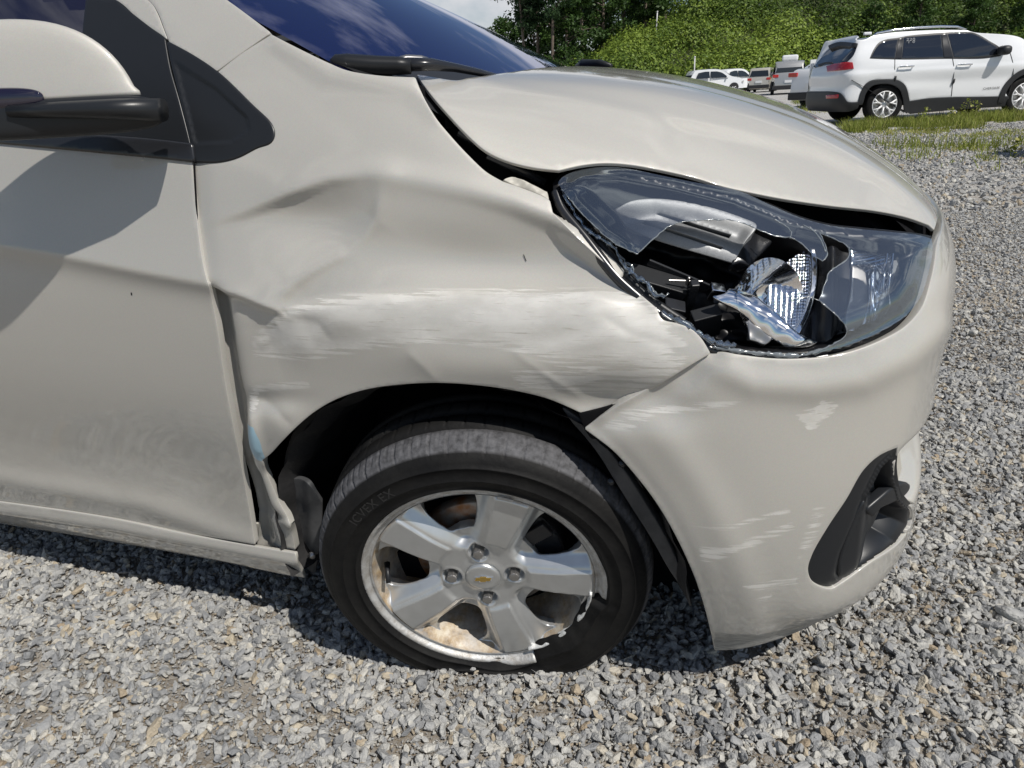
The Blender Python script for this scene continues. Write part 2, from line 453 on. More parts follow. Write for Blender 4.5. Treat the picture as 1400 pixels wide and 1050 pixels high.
# ================================================================== materials
def paint(name, base, dirt=True, scuff=True):
    m = Mat(name, base, .48, .0, Coat_Weight=1.0, Coat_Roughness=.05, Coat_IOR=1.6, Specular_IOR_Level=.3)
    fl = m.vor(900, out='Color'); fl2 = m.math('MULTIPLY', m.vor(1100), 1.0)
    c = m.mix(.10, base, fl, 'MULTIPLY')
    m.set('Metallic', .10)
    if scuff:
        s = m.attr('scuff').outputs['Fac']; sh = m.attr('sheet').outputs['Vector']
        def st(scale, sc3, lo, hi):
            t = m.n('ShaderNodeTexNoise'); t.inputs['Scale'].default_value = scale; t.inputs['Detail'].default_value = 7; t.inputs['Roughness'].default_value = .65
            mp = m.n('ShaderNodeMapping'); mp.inputs['Scale'].default_value = sc3; mp.inputs['Rotation'].default_value = (0, 0, .03)
            m.l(sh, mp.inputs['Vector']); m.l(mp.outputs[0], t.inputs['Vector'])
            return m.ramp(t.outputs['Fac'], [(lo, 0), (hi, 1)])
        w = st(22, (.42, 9, 1), .44, .54); w2 = st(9, (1, 2.6, 1), .38, .62); b = st(30, (.5, 12, 1), .60, .66)
        edge = m.math('SUBTRACT', m.math('MULTIPLY_ADD', w, .55, s), .72)
        edge = m.math('MULTIPLY', m.math('MULTIPLY', edge, 5, clamp=True), m.math('MULTIPLY_ADD', w2, .6, .4))
        c = m.mix(m.math('MULTIPLY', edge, .5), c, (.74, .73, .70))
        bb = m.math('MULTIPLY', m.math('MULTIPLY', b, m.math('SUBTRACT', s, .45, clamp=True)), 1.6, clamp=True)
        c = m.mix(m.math('MULTIPLY', bb, .6), c, (.20, .165, .12))
        k = m.attr('scrape').outputs['Fac']          # dark abraded plastic
        kk = m.math('MULTIPLY', m.math('SUBTRACT', m.math('MULTIPLY_ADD', st(26, (.5, 6, 1), .35, .65), .6, k), .84), 6, clamp=True)
        c = m.mix(m.math('MULTIPLY', kk, .85), c, m.mix(st(60, (.6, 7, 1), .35, .6), (.05, .055, .06), (.38, .38, .36)))
        p = m.attr('primer').outputs['Fac']
        pk = m.math('MULTIPLY', m.math('SUBTRACT', p, .5), 9, clamp=True)
        c = m.mix(pk, c, (.30, .46, .55))
        rr = m.math('MULTIPLY_ADD', m.math('MAXIMUM', edge, kk), .30, .05, clamp=True)
        rr = m.math('MAXIMUM', rr, m.math('MULTIPLY', pk, .5)); m.inp('Coat Roughness', rr)
        cw = m.math('SUBTRACT', 1.0, m.math('MULTIPLY', m.math('MAXIMUM', edge, kk), .7), clamp=True); m.inp('Coat Weight', cw)
        m.inp('Metallic', m.math('MULTIPLY', cw, .10))
    if dirt:
        d = m.attr('dirt').outputs['Fac']
        nz_ = m.noise(7, 6, .6, (1, 1, 2.5)); sp = m.ramp(m.vor(55), [(.0, 1), (.10, 0)])
        dd = m.math('MULTIPLY', d, m.ramp(nz_, [(.30, .15), (.72, 1)]))
        c = m.mix(m.math('MULTIPLY', dd, .75), c, (.23, .215, .185))
        m.inp('Roughness', m.math('MULTIPLY_ADD', dd, .3, .48))
    m.col(c); return m
M = {}
M['paint'] = paint('champagne paint', (.465, .450, .412))
M['paint_in'] = Mat('plain inner paint', (.45, .43, .38), .55)  # plain uncoated body colour for inner and far-side panels
M['black'] = Mat('textured black plastic', (.013, .014, .016), .42, 0, Specular_IOR_Level=.35); M['black'].bump(M['black'].noise(700, 2), .12, .001)
M['black_gloss'] = Mat('satin black plastic', (.018, .019, .022), .25)
M['trim'] = Mat('grey black trim', (.014, .0155, .018), .36, 0, Specular_IOR_Level=.38); M['trim'].bump(M['trim'].noise(900, 2), .06, .001)
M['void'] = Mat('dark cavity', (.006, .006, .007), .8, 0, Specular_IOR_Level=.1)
M['housing'] = Mat('lamp housing black', (.007, .007, .008), .35, 0, Specular_IOR_Level=.25)
_m = Mat('wheel liner felt', (.012, .012, .014), .62); _n = _m.noise(14, 6, .65); _m.col(_m.ramp(_n, [(.35, (.010, .010, .012)), (.75, (.035, .034, .033))])); _m.bump(_m.noise(120, 3), .3, .003); M['liner'] = _m
_m = Mat('dusty splash guard', (.05, .05, .055), .6); _n = _m.noise(11, 8, .7); _m.col(_m.ramp(_n, [(.35, (.025, .027, .03)), (.62, (.07, .07, .072)), (.8, (.15, .145, .135))])); _m.bump(_m.noise(40, 4), .2, .004); M['guard'] = _m
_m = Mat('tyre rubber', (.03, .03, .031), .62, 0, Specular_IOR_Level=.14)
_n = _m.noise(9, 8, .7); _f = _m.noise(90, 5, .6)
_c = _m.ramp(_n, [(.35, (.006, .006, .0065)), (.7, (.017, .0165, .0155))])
_d = _m.attr('dusty_lit_rib').outputs['Fac']
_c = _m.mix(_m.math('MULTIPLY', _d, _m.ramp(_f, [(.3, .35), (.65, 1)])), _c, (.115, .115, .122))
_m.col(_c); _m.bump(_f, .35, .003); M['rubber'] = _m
_m = Mat('silver alloy', (.60, .61, .61), .32, .7)
_dd = _m.attr('grime').outputs['Fac']; _n = _m.noise(26, 7, .7)
_k = _m.math('MULTIPLY', _m.math('SUBTRACT', _m.math('MULTIPLY_ADD', _n, .9, _dd), .75), 2.2, clamp=True)
_c = _m.mix(_m.ramp(_m.noise(40, 6, .6), [(.4, 0), (.8, .25)]), (.60, .61, .61), (.36, .35, .33))
_c = _m.mix(_k, _c, _m.ramp(_m.noise(38, 6, .7), [(.3, (.10, .065, .03)), (.5, (.34, .23, .11)), (.68, (.60, .52, .37))]))
_m.col(_c); _m.inp('Metallic', _m.math('MULTIPLY_ADD', _k, -.7, .75, clamp=True)); _m.inp('Roughness', _m.math('MULTIPLY_ADD', _k, .4, .30))
_m.bump(_m.noise(260, 4), .05, .001); M['alloy'] = _m
_m = Mat('scraped alloy lip', (.55, .54, .51), .5, .5); _n = _m.noise(60, 7, .7)
_m.col(_m.ramp(_n, [(.25, (.24, .17, .10)), (.36, (.38, .36, .33)), (.6, (.56, .56, .55))])); _m.bump(_m.noise(150, 6, .7), .5, .003); M['lip'] = _m
M['chrome'] = Mat('chrome', (.92, .93, .95), .08, 1.0)
M['chrome'].bump(M['chrome'].noise(60, 2), .04, .003)
M['steel'] = Mat('dull steel', (.38, .37, .36), .38, .9)
M['gold'] = Mat('gold emblem', (.62, .42, .12), .35, .9)
_m = Mat('rusty brake disc', (.3, .25, .2), .45, .7); _m.col(_m.ramp(_m.noise(40, 6), [(.35, (.26, .12, .05)), (.6, (.33, .30, .27))])); M['disc'] = _m
_m = Mat('rust', (.3, .12, .04), .8); _m.col(_m.ramp(_m.noise(90, 5), [(.3, (.16, .06, .02)), (.7, (.55, .20, .05))])); M['rust'] = _m
_m = Mat('speckled satin grey bezel', (.20, .21, .22), .5, .5); _m.col(_m.ramp(_m.vor(1500), [(.1, (.48, .49, .50)), (.5, (.26, .265, .27))])); M['satin'] = _m
_m = Mat('clear headlamp plastic', (.93, .96, 1.0), .02, 0, Transmission_Weight=1.0, IOR=1.30); M['lens'] = _m
_nt = _m.nt; _t = _nt.nodes.new('ShaderNodeBsdfTransparent'); _t.inputs[0].default_value = (.95, .96, .97, 1)
_g = _nt.nodes.new('ShaderNodeBsdfGlossy'); _g.inputs['Roughness'].default_value = .012; _g.inputs['Color'].default_value = (.80, .90, 1, 1)
_f = _nt.nodes.new('ShaderNodeFresnel'); _f.inputs['IOR'].default_value = 2.8
_x = _nt.nodes.new('ShaderNodeMixShader'); _nt.links.new(_f.outputs[0], _x.inputs[0]); _nt.links.new(_t.outputs[0], _x.inputs[1]); _nt.links.new(_g.outputs[0], _x.inputs[2])
_df = _nt.nodes.new('ShaderNodeBsdfDiffuse'); _df.inputs[0].default_value = (.60, .66, .74, 1); _y = _nt.nodes.new('ShaderNodeMixShader'); _y.inputs[0].default_value = .035  # bluish haze mixed in to stand for brighter sky reflection on the lens
_nt.links.new(_x.outputs[0], _y.inputs[1]); _nt.links.new(_df.outputs[0], _y.inputs[2]); _nt.links.new(_y.outputs[0], _nt.nodes['Material Output'].inputs['Surface'])
_m = Mat('broken edge of clear plastic', (.38, .42, .45), .12, 0, Transmission_Weight=.6); M['lens_edge'] = _m
_m = Mat('blue tinted windscreen', (.012, .022, .06), .02, 0, Coat_Weight=1, Coat_Roughness=.01, Specular_IOR_Level=.9)
_m.b.inputs['Coat Tint'].default_value = (.36, .40, .80, 1)
_sp = _m.ramp(_m.vor(30), [(.0, .55), (.035, 0)]); _m.col(_m.mix(_sp, (.012, .014, .055), (.35, .35, .36))); M['screen'] = _m
M['glass_dark'] = Mat('dark side glass', (.010, .008, .022), .03, 0, Coat_Weight=1, Coat_Roughness=.01)
M['cowl'] = Mat('cowl plastic', (.016, .017, .019), .5)
# ================================================================== the damaged hatchback
car = empty('hatchback_car', (0, .8, .05))
meta(car, 'champagne beige hatchback with crumpled front fender, smashed headlight and flat front tyre in the foreground', 'car')
car_inv = Matrix.Translation((0, -.8, -.05))
def to_car(o):
    o.parent = car; o.matrix_parent_inverse = car_inv; return o
def sheet(q, P): return np.stack([P[:, 0]+P[:, 1]*.3, P[:, 2], P[:, 1]*0], 1)
def blob(q, cx, cy, rx, ry): return np.exp(-((q[:, 0]-cx)/rx)**2-((q[:, 1]-cy)/ry)**2)
def softpoly(q, pts, w=10):
    p = np.array(pts, float); d, _, _ = polydist(q, p, True); i = inside(q, p); return np.where(i, smooth01(.5+d/w/2), smooth01(.5-d/w/2))
def nz3(P, s, seed=0):
    return np.array([noise.noise(Vector((p[0]*s+seed, p[1]*s, p[2]*s))) for p in P])

# ---- front door
DOOR = [(-330, 168, 1), (0, 196), (130, 208), (225, 217), (262, 221, 1), (266, 270), (271, 320), (278, 365), (287, 400), (297, 450), (307, 520), (318, 580), (330, 640), (341, 700), (348, 744, 1),
        (250, 727), (150, 706), (0, 684), (-330, 640, 1)]
CREASE = [(-330, 277), (-100, 315), (0, 334), (100, 350), (200, 370), (288, 386), (385, 410)]
def door_disp(q, P):
    d, s, t = polydist(q, CREASE); sd = d*s      # positive below the crease (image y down)
    f = smooth01((q[:, 0]+700)/300)
    up = np.where(sd < 0, .011*np.exp(-(d/55)), .011*np.exp(-(d/15)**1.4))
    low, s2, _ = polydist(q, [(-330, 612), (0, 653), (200, 690), (350, 745)]); l = low*s2
    r = .006*np.exp(-(low/14)**2)
    hollow = -.0065*np.exp(-((l+62)/60)**2)
    wav = -.004*blob(q, 250, 640, 70, 60)
    return up+r+hollow+wav
def door_dirt(q, P):
    d, s, _ = polydist(q, [(-330, 560), (0, 612), (150, 635), (330, 680)])
    return np.clip(np.exp(-(d/46)**2)*.85+.5*smooth01((q[:, 1]-640)/60), 0, 1)*.55
z0 = lambda q, P: np.zeros(len(q))
dA = dict(scuff=z0, sheet=sheet, dirt=door_dirt, primer=z0, scrape=z0)
door = to_car(panel('front_door', SIDE, DOOR, M['paint'], None, disp=door_disp, attrs=dA, off=.001, step=.006, flange=.012, bev=.0007))
# second side door, out of frame to the left
Zs = lambda a, b, n=6: [(a[0]+(b[0]-a[0])*i/n, a[1]+(b[1]-a[1])*i/n) for i in range(n)]
rd = to_car(panel('rear_door', SIDE, [(-2.0, .30, 1), (-1.17, .245, 1), (-1.15, 1.02, 1), (-2.0, 1.03, 1)], M['paint'], None, px=False, step=.02, attrs=dict(scuff=z0, sheet=sheet, dirt=z0, primer=z0, scrape=z0)))
qp = to_car(panel('rear_quarter_panel', SIDE, [(-2.29, .30, 1), (-2.01, .30, 1), (-2.01, 1.03, 1), (-2.29, 1.03, 1)], M['paint'], None, px=False, step=.03, attrs=dict(scuff=z0, sheet=sheet, dirt=z0, primer=z0, scrape=z0)))

# ---- sill
SILL = [(-330, 645, 1), (0, 687), (150, 709), (250, 730), (350, 748), (403, 757, 1), (407, 770), (416, 790, 1), (390, 786), (300, 767), (150, 740), (0, 716), (-330, 668, 1)]
def sill_disp(q, P):
    d, s, t = polydist(q, [(-330, 651), (0, 694), (150, 716), (300, 744), (405, 764)])
    return .007*np.exp(-(d/7)**2)+.004
sill_dirt = lambda q, P: .75*smooth01((q[:, 1]-(698+(q[:, 0])*.18))/18)
sill = to_car(panel('sill', SIDE, SILL, M['paint'], None, disp=sill_disp, step=.005, attrs=dict(scuff=z0, sheet=sheet, dirt=sill_dirt, primer=z0, scrape=z0), flange=.006))

# ---- front fender with its dents
SEAM = [(266, 222), (272, 320), (288, 400), (308, 520), (330, 640), (352, 745)]
FENDER = [(298, 99, 1), (330, 74), (371, 48, 1), (400, 63), (450, 87), (475, 97), (520, 104), (567, 106, 1), (575, 126), (590, 155), (615, 186), (640, 213), (665, 236), (688, 249, 1),
          (712, 257), (740, 268), (751, 274, 1), (755, 291, 1), (786, 323), (814, 349), (843, 375), (871, 400), (897, 422, 1), (905, 437), (925, 443), (943, 450), (957, 462), (965, 474), (970, 483, 1),
          (940, 501), (905, 523), (870, 542), (830, 556), (795, 564, 1), (750, 545), (700, 533), (650, 526), (600, 523), (550, 525), (500, 532), (460, 545), (430, 562), (405, 583), (385, 603), (368, 621), (358, 629, 1),
          (363, 645), (371, 664), (383, 690), (394, 712), (403, 752, 1), (353, 745, 1), (355, 710), (350, 672), (340, 640), (330, 612), (318, 590), (308, 556), (300, 520), (290, 460), (282, 405), (275.5, 365), (270, 320), (268, 262), (267.5, 224, 1),
          (297, 222), (323, 216), (351, 202), (369, 194), (374, 184), (369, 169), (343, 143)]
K1 = [(200, 330), (330, 292), (390, 268), (450, 246), (500, 239), (560, 245), (640, 261), (700, 277), (755, 297), (800, 330), (850, 372)]
K2 = [(530, 243), (512, 300), (470, 345), (400, 385), (372, 420)]
K3 = [(362, 445), (420, 425), (500, 414), (600, 410), (700, 404), (800, 402), (890, 425)]
def fender_disp(q, P):
    x, y = q[:, 0], q[:, 1]
    d1, s1, t1 = polydist(q, K1); b1 = d1*s1                       # >0 below
    hol = -.040*np.exp(-((x-680)/195)**2-((y-356)/58)**2)*smooth01((b1+4)/22)
    hol += -.016*np.exp(-((x-430)/85)**2-((y-300)/48)**2)*smooth01((b1+3)/14)
    ridge = .005*np.exp(-(d1/20)**2)*smooth01((x-345)/70)*smooth01((800-x)/90)
    d2, s2, t2 = polydist(q, K2); r2 = .0045*np.exp(-(d2/24)**2)+.0022*np.exp(-(d2/8)**2)*smooth01(t2*5)*smooth01((1-t2)*4)
    d3, s3, t3 = polydist(q, K3); b3 = d3*s3
    r3 = .0125*np.where(b3 < 0, np.exp(-(d3/10)**2), np.exp(-(d3/60)**2))*smooth01(t3*9+.1)*smooth01((1-t3)*6)
    r4 = -.026*blob(q, 835, 560, 120, 36)+.006*blob(q, 650, 500, 120, 28)
    r4 += .004*blob(q, 880, 470, 60, 34)
    ds, ss, ts = polydist(q, SEAM)
    seam = -.026*np.exp(-(ds/17)**2)*smooth01((y-378)/36)-.003*np.exp(-(ds/16)**2)
    d5, s5, t5 = polydist(q, [(280, 387), (330, 400), (388, 421)]); b5 = d5*s5
    f5 = .013*np.where(b5 < 0, np.exp(-(d5/34)), np.exp(-(d5/8)**2))*smooth01((420-x)/50)
    tail = .009*blob(q, 385, 578, 30, 36)-.007*blob(q, 368, 548, 44, 14)+.012*blob(q, 345, 600, 12, 40)
    d6, s6, t6 = polydist(q, [(345, 630), (372, 690), (396, 716)]); low = -.012*smooth01((y-632)/20)+.010*np.exp(-(d6/9)**2)*smooth01((y-630)/20)
    kink = .006*smooth01((y-708)/10)
    bk = .003*blob(q, 470, 432, 34, 22)-.003*blob(q, 420, 445, 22, 16)+.003*blob(q, 575, 478, 40, 24)-.002*blob(q, 740, 470, 50, 18)
    for pts_, am, sg_ in (([(700, 476), (745, 510), (792, 552)], .0010, 6), ([(352, 474), (372, 462), (384, 446), (380, 430)], .0018, 6), ([(560, 478), (585, 500), (600, 521)], .0014, 9), ([(905, 428), (880, 452), (800, 470), (700, 478)], .0010, 7),
                         ([(340, 545), (356, 548), (380, 560), (402, 580)], -.0022, 7), ([(820, 430), (860, 455), (930, 478)], -.0014, 7), ([(470, 345), (420, 372), (388, 405)], .0024, 5), ([(345, 560), (352, 585), (356, 622)], .0040, 5), ([(402, 430), (440, 440), (452, 462), (436, 482)], -.0012, 7), ([(760, 300), (820, 352), (880, 405), (950, 455)], .0020, 6)):
        dk, sk, tk = polydist(q, pts_); bk = bk+am*np.exp(-(dk/sg_)**1.5)*smooth01(tk*5+.3)*smooth01((1-tk)*5+.3)
    w = .0016*np.sin(x/46+y/61)*np.sin(y/37-x/90)*blob(q, 640, 400, 260, 150)
    pil = .004*np.exp(-(polydist(q, [(385, 60), (450, 100), (560, 120), (600, 150)])[0]/16)**2)
    return hol+ridge+r2+r3+r4+seam+f5+tail+low+kink+bk+w+pil
SC1 = [(350, 485), (350, 460), (392, 428), (440, 410), (520, 404), (700, 396), (850, 396), (905, 430), (935, 470), (900, 492), (760, 492), (680, 470), (600, 463), (500, 474), (430, 487)]
def f_scuff(q, P):
    s = softpoly(q, SC1, 16)*.95
    s = np.maximum(s, softpoly(q, [(340, 527), (420, 522), (425, 529), (345, 536)], 5)*.8)
    s = np.maximum(s, softpoly(q, [(700, 505), (940, 488), (925, 510), (870, 540), (800, 548), (710, 530)], 14)*.62)
    s = np.maximum(s, softpoly(q, [(338, 540), (352, 535), (350, 560), (340, 560)], 4)*.8)
    return s
f_prim = lambda q, P: np.maximum(softpoly(q, [(337, 578), (352, 578), (359, 600), (364, 632), (351, 628), (341, 606)], 3), softpoly(q, [(893, 432), (903, 431), (905, 442), (894, 444)], 3)*0)
fender = to_car(panel('front_fender', SIDE, FENDER, M['paint'], None, disp=fender_disp, step=.0046, flange=.014, bev=.0012,
    attrs=dict(scuff=f_scuff, sheet=sheet, dirt=lambda q, P: .35*smooth01((q[:, 1]-600)/60), primer=f_prim, scrape=z0)))

# ---- A pillar / roof side and door frame
PILLAR = [(-420, -330, 1), (-100, -190), (140, -60), (208, -4), (216, 12), (223, 28), (229, 50), (232, 57, 1), (264, 78), (296, 97, 1), (330, 71), (370, 45, 1), (310, 0), (250, -42), (60, -150), (-200, -330, 1)]
# built in (u,v) space because it runs out of frame
def hitsq(L): return SIDE.hits(L)
PIL_UV = [tuple(SIDE.hit(232, 57))+(1,), tuple(SIDE.hit(264, 78)), tuple(SIDE.hit(296, 97))+(1,), tuple(SIDE.hit(333, 70)), tuple(SIDE.hit(369, 45))+(1,), tuple(SIDE.hit(310, 1)),
          (-.62, 1.31), (-.70, 1.33, 1), (-.86, 1.33, 1), (-.66, 1.262), tuple(SIDE.hit(206, 2)), tuple(SIDE.hit(217, 18)), tuple(SIDE.hit(224, 36))]
pillar = to_car(panel('windscreen_pillar', SIDE, PIL_UV, M['paint'], None, px=False, step=.006, off=.0005, attrs=dict(scuff=z0, sheet=sheet, dirt=z0, primer=z0, scrape=z0)))
FRAME_UV = [tuple(SIDE.hit(158, -1)), tuple(SIDE.hit(190, 26)), tuple(SIDE.hit(221, 47))+(1,), tuple(SIDE.hit(228, 53))+(1,), tuple(SIDE.hit(221, 36)), tuple(SIDE.hit(214, 18)), tuple(SIDE.hit(203, 1)), (-.68, 1.25), (-.9, 1.32, 1), (-1.0, 1.32, 1), (-.8, 1.26)]
frame = to_car(panel('door_window_frame', SIDE, FRAME_UV, M['paint'], None, px=False, step=.006, attrs=dict(scuff=z0, sheet=sheet, dirt=z0, primer=z0, scrape=z0)))

# ---- black triangle trims, belt moulding, side glass
TRI = [(229, 58, 1), (262, 76), (297, 100), (343, 144), (369, 170), (373, 183), (369, 193), (351, 200), (323, 214), (297, 220), (267, 219, 1), (263, 200), (249, 143), (236, 91)]
def tri_disp(q, P):
    d, s, t = polydist(q, [(240, 84), (297, 120), (340, 160), (343, 178), (318, 196), (268, 199)])
    i = inside(q, np.array([(240, 84), (297, 120), (340, 160), (343, 178), (318, 196), (268, 199)]))
    return np.where(i, -.003*smooth01(d/4), 0)
to_car(panel('corner_trim', SIDE, TRI, M['trim'], None, disp=tri_disp, off=.002, step=.004, flange=.008, bev=.003))
DT = [(118, -2, 1), (156, 0, 1), (190, 27), (224, 53, 1), (231, 93), (245, 143), (259, 199), (262, 217, 1), (180, 210), (60, 200), (0, 193), (0, 170), (60, 178), (110, 150), (112, 60)]
to_car(panel('mirror_sail_trim', SIDE, DT, M['trim'], None, off=.001, step=.005, bev=.002))
BELT = [(-330, 140, 1), (0, 176), (100, 184), (200, 191), (260, 198, 1), (263, 219, 1), (225, 215), (130, 206), (0, 194), (-330, 166, 1)]
to_car(panel('belt_moulding', SIDE, BELT, M['black_gloss'], None, off=.006, step=.005, bev=.003))
to_car(panel('door_glass', SIDE, [(-.45, 1.0, 1), (-.62, 1.0), (-1.15, 1.02, 1), (-1.15, 1.31), (-1.0, 1.31, 1), (-.80, 1.255), (-.60, 1.18)], M['glass_dark'], None, px=False, off=-.006, step=.02))

to_car(panel('rear_door_glass', SIDE, [(-1.19, 1.03, 1), (-2.0, 1.05, 1), (-1.95, 1.27, 1), (-1.19, 1.27, 1)], M['glass_dark'], None, px=False, off=-.004, step=.03))
to_car(panel('roof_side_rail', SIDE, [(-2.25, 1.27, 1), (-1.0, 1.275), (-.82, 1.245, 1), (-.66, 1.325, 1), (-2.25, 1.338, 1)], M['paint_in'], None, px=False, off=-.001, step=.02))

# ---- windscreen
def screen_fn(s, t):
    c = np.abs(s-.5)*2                                             # 0 centre .. 1 edge
    yb = .125+(1.475-.125)*s; yt = .235+(1.365-.235)*s
    xb = -.045-.165*c**2.4; zb = 1.055+.03*c**2.4
    xt = -.80-.10*c**2; zt = 1.425-.03*c**2
    bul = np.sin(np.clip(t, 0, 1)*np.pi)*.012
    return np.stack([xb+(xt-xb)*t, yb+(yt-yb)*t, zb+(zt-zb)*t+bul], 1)
scr = mesh_obj  # keep name short
_u, _v = np.meshgrid(np.linspace(0, 1, 61), np.linspace(-.03, 1, 31), indexing='ij')
_P = screen_fn(_u.ravel(), _v.ravel()); _I = np.arange(61*31).reshape(61, 31)
def gridF(I): return [(I[i, j], I[i+1, j], I[i+1, j+1], I[i, j+1]) for i in range(I.shape[0]-1) for j in range(I.shape[1]-1)]
ws = to_car(mesh_obj('windscreen', _P, gridF(_I), M['screen']))

# ---- hood
HOOD_PX = [(571, 102, 1), (589, 127), (614, 156), (639, 183), (664, 205), (693, 219), (729, 228), (764, 232, 1), (795, 225), (826, 222), (860, 224), (906, 232), (950, 242), (989, 254), (1030, 263), (1072, 271), (1134, 280), (1196, 287), (1240, 296), (1271, 307, 1), (1277, 313, 1)]
HOODEND = [(.672, .5), (.69, .65), (.695, .8), (.69, .95), (.672, 1.1), (.63, 1.25)]
HOODREAR = [(-.06, 1.38), (-.02, 1.25), (.0, 1.1), (.015, .8), (.0, .5), (-.02, .35), (-.06, .22)]
def hood_disp(q, P):
    x, t = P[:, 0], np.abs(P[:, 1]-.8)
    c1 = .38+.12*smooth01((.6-x)/.7)                                # crease running to the nose
    d = t-c1
    r = .007*np.where(d > 0, np.exp(-(d/.05)**2), np.exp(-(d/.16)**2))*smooth01((x+.05)/.3)
    d2 = t-(.24+.05*smooth01((.6-x)/.7)); r -= .005*np.exp(-(d2/.035)**2)*smooth01((x-.05)/.35)
    d, s, _ = polydist(q, [(800, 128), (870, 146), (925, 165), (1000, 180), (1115, 207), (1200, 245), (1262, 295)]); b = d*s
    r -= .006*smooth01((b+2)/12)*smooth01((100-b)/80)*smooth01((q[:, 0]-880)/60)*smooth01((1275-q[:, 0])/60)
    d, s, _ = polydist(q, [(640, 112), (720, 130), (800, 143), (880, 160), (960, 186)]); r += .0022*np.exp(-(d/9)**2)*smooth01((960-q[:, 0])/100)
    return r
_h = solve_px(HOOD, catmull(HOOD_PX, 4.0, False), hood_disp, .003, 1)
print('hood', np.round(_h[::14], 3).tolist())
_hm = _h[::-1].copy(); _hm[:, 1] = 1.6-_hm[:, 1]
HOOD_UV = np.vstack([_h, catmull([tuple(_h[-1])]+HOODEND+[tuple(_hm[0])], .008, False)[1:-1], _hm, catmull([tuple(_hm[-1])]+HOODREAR+[tuple(_h[0])], .008, False)[1:-1]])
hood = to_car(panel('hood', HOOD, HOOD_UV, M['paint'], None, px=False, step=.0085, disp=hood_disp, off=.003, flange=.004, bev=.0014,
    attrs=dict(scuff=z0, sheet=sheet, dirt=z0, primer=z0, scrape=z0)))

# ---- bumper
BUMP_PX = [(970, 484, 1), (985, 482), (1010, 486), (1050, 491), (1090, 492), (1130, 489), (1170, 480), (1210, 464), (1240, 446), (1262, 420), (1272, 390)]
BUMP_L = [(978, 889, 1), (967, 840), (951, 790), (926, 735), (900, 690), (870, 650), (838, 615), (800, 586, 1), (838, 560), (880, 536), (930, 506)]
BOT = [(1250, 762), (1209, 797), (1160, 828), (1114, 853), (1080, 868), (1037, 882), (1005, 888)]
RIDGE = [(1130, 700), (1170, 660), (1205, 622), (1230, 607), (1264, 594), (1300, 572), (1340, 545)]
def bump_disp(q, P):
    x, y = q[:, 0], q[:, 1]
    u_ = P[:, 0]; 
    # recess behind/below the ridge, above the chin, only on the nose side
    zr = P[:, 2]; fr = smooth01((P[:, 0]-.585)/.05)
    fr = smooth01((x-1220)/34); rec = -.045*smooth01((.530-zr)/.045)*smooth01((zr-.375)/.045)*fr
    chin = .012*np.exp(-((zr-.25)/.05)**2)*smooth01((P[:, 0]-.45)/.1)
    und = -.006*smooth01((.215-zr)/.04)
    d, s, t = polydist(q, [(800, 586), (838, 615), (870, 650), (900, 690), (926, 735), (951, 790), (967, 840), (978, 889)])
    lip = -.0035*np.exp(-(d/16)**2)+.004*np.exp(-((d-62)/26)**2)
    d, s, t = polydist(q, [(965, 492), (1030, 525), (1110, 530), (1180, 520), (1240, 490), (1290, 450)])
    sh = .006*np.exp(-(d/20)**2)
    d, s, t = polydist(q, [(968, 484), (935, 515), (860, 560), (800, 590)])
    fold = -.012*np.exp(-(d/22)**2)-.010*blob(q, 900, 560, 60, 26)
    return rec+chin+und+lip+sh+fold
_o = lambda L: catmull(L, 3.0, closed=False)
_bp = [solve_px(SIDE, _o(BOT+BUMP_L), bump_disp), solve_px(SIDE, _o(BUMP_L[-1:]+BUMP_PX), bump_disp)]
print('bump', np.round(_bp[1][::12], 3).tolist(), np.round(_bp[0][::12], 3).tolist())
BUMP_UV = np.vstack([_bp[0], _bp[1][1:], catmull([tuple(_bp[1][-1]), (.80, .79), (.9, .80), (1.29, .80, 1), (1.29, .165, 1), (.9, .165), (.80, .165), tuple(_bp[0][0])], .006, False)[1:-1]])
b_scuff = lambda q, P: np.clip(softpoly(q, [(1088, 566), (1112, 560), (1122, 547), (1149, 553), (1130, 570), (1108, 590)], 5)+softpoly(q, [(850, 566), (1000, 548), (1022, 546), (1000, 556), (900, 570), (860, 590), (820, 590)], 9)*.62
    +softpoly(q, [(956, 748), (1010, 742), (1082, 715), (1086, 722), (1030, 745), (960, 770)], 7)*.8+softpoly(q, [(1015, 800), (1050, 795), (1092, 788), (1090, 798), (1040, 806)], 5)*.9+softpoly(q, [(1020, 818), (1055, 812), (1050, 820)], 4)*.8
    +softpoly(q, [(935, 716), (1000, 716), (1080, 695), (1080, 700), (1000, 722), (940, 722)], 5)*.6+softpoly(q, [(1112, 690), (1132, 690), (1116, 740), (1092, 770), (1088, 760)], 9)*.38, 0, 1)
b_scrape = lambda q, P: softpoly(q, [(975, 868), (1040, 862), (1090, 846), (1146, 818), (1150, 850), (1090, 890), (1000, 910), (975, 905)], 8)*.85+.35*softpoly(q, [(1030, 740), (1084, 712), (1086, 724), (1036, 748)], 5)
bumper = to_car(panel('front_bumper', SIDE, BUMP_UV, M['paint'], None, px=False, step=.005, disp=bump_disp, flange=.012, bev=.0016, 
    hpx=True, holes=[[(1228, 611, 1), (1203, 622), (1180, 643), (1157, 682), (1131, 721), (1109, 760), (1104, 780), (1110, 796), (1135, 806), (1151, 798), (1190, 770), (1228, 744), (1245, 719), (1248, 700), (1244, 688, 1), (1232, 672), (1226, 640)]],
    attrs=dict(scuff=b_scuff, sheet=sheet, dirt=lambda q, P: .5*smooth01((q[:, 1]-835)/30)*smooth01((1100-q[:, 0])/200), primer=z0, scrape=b_scrape)))

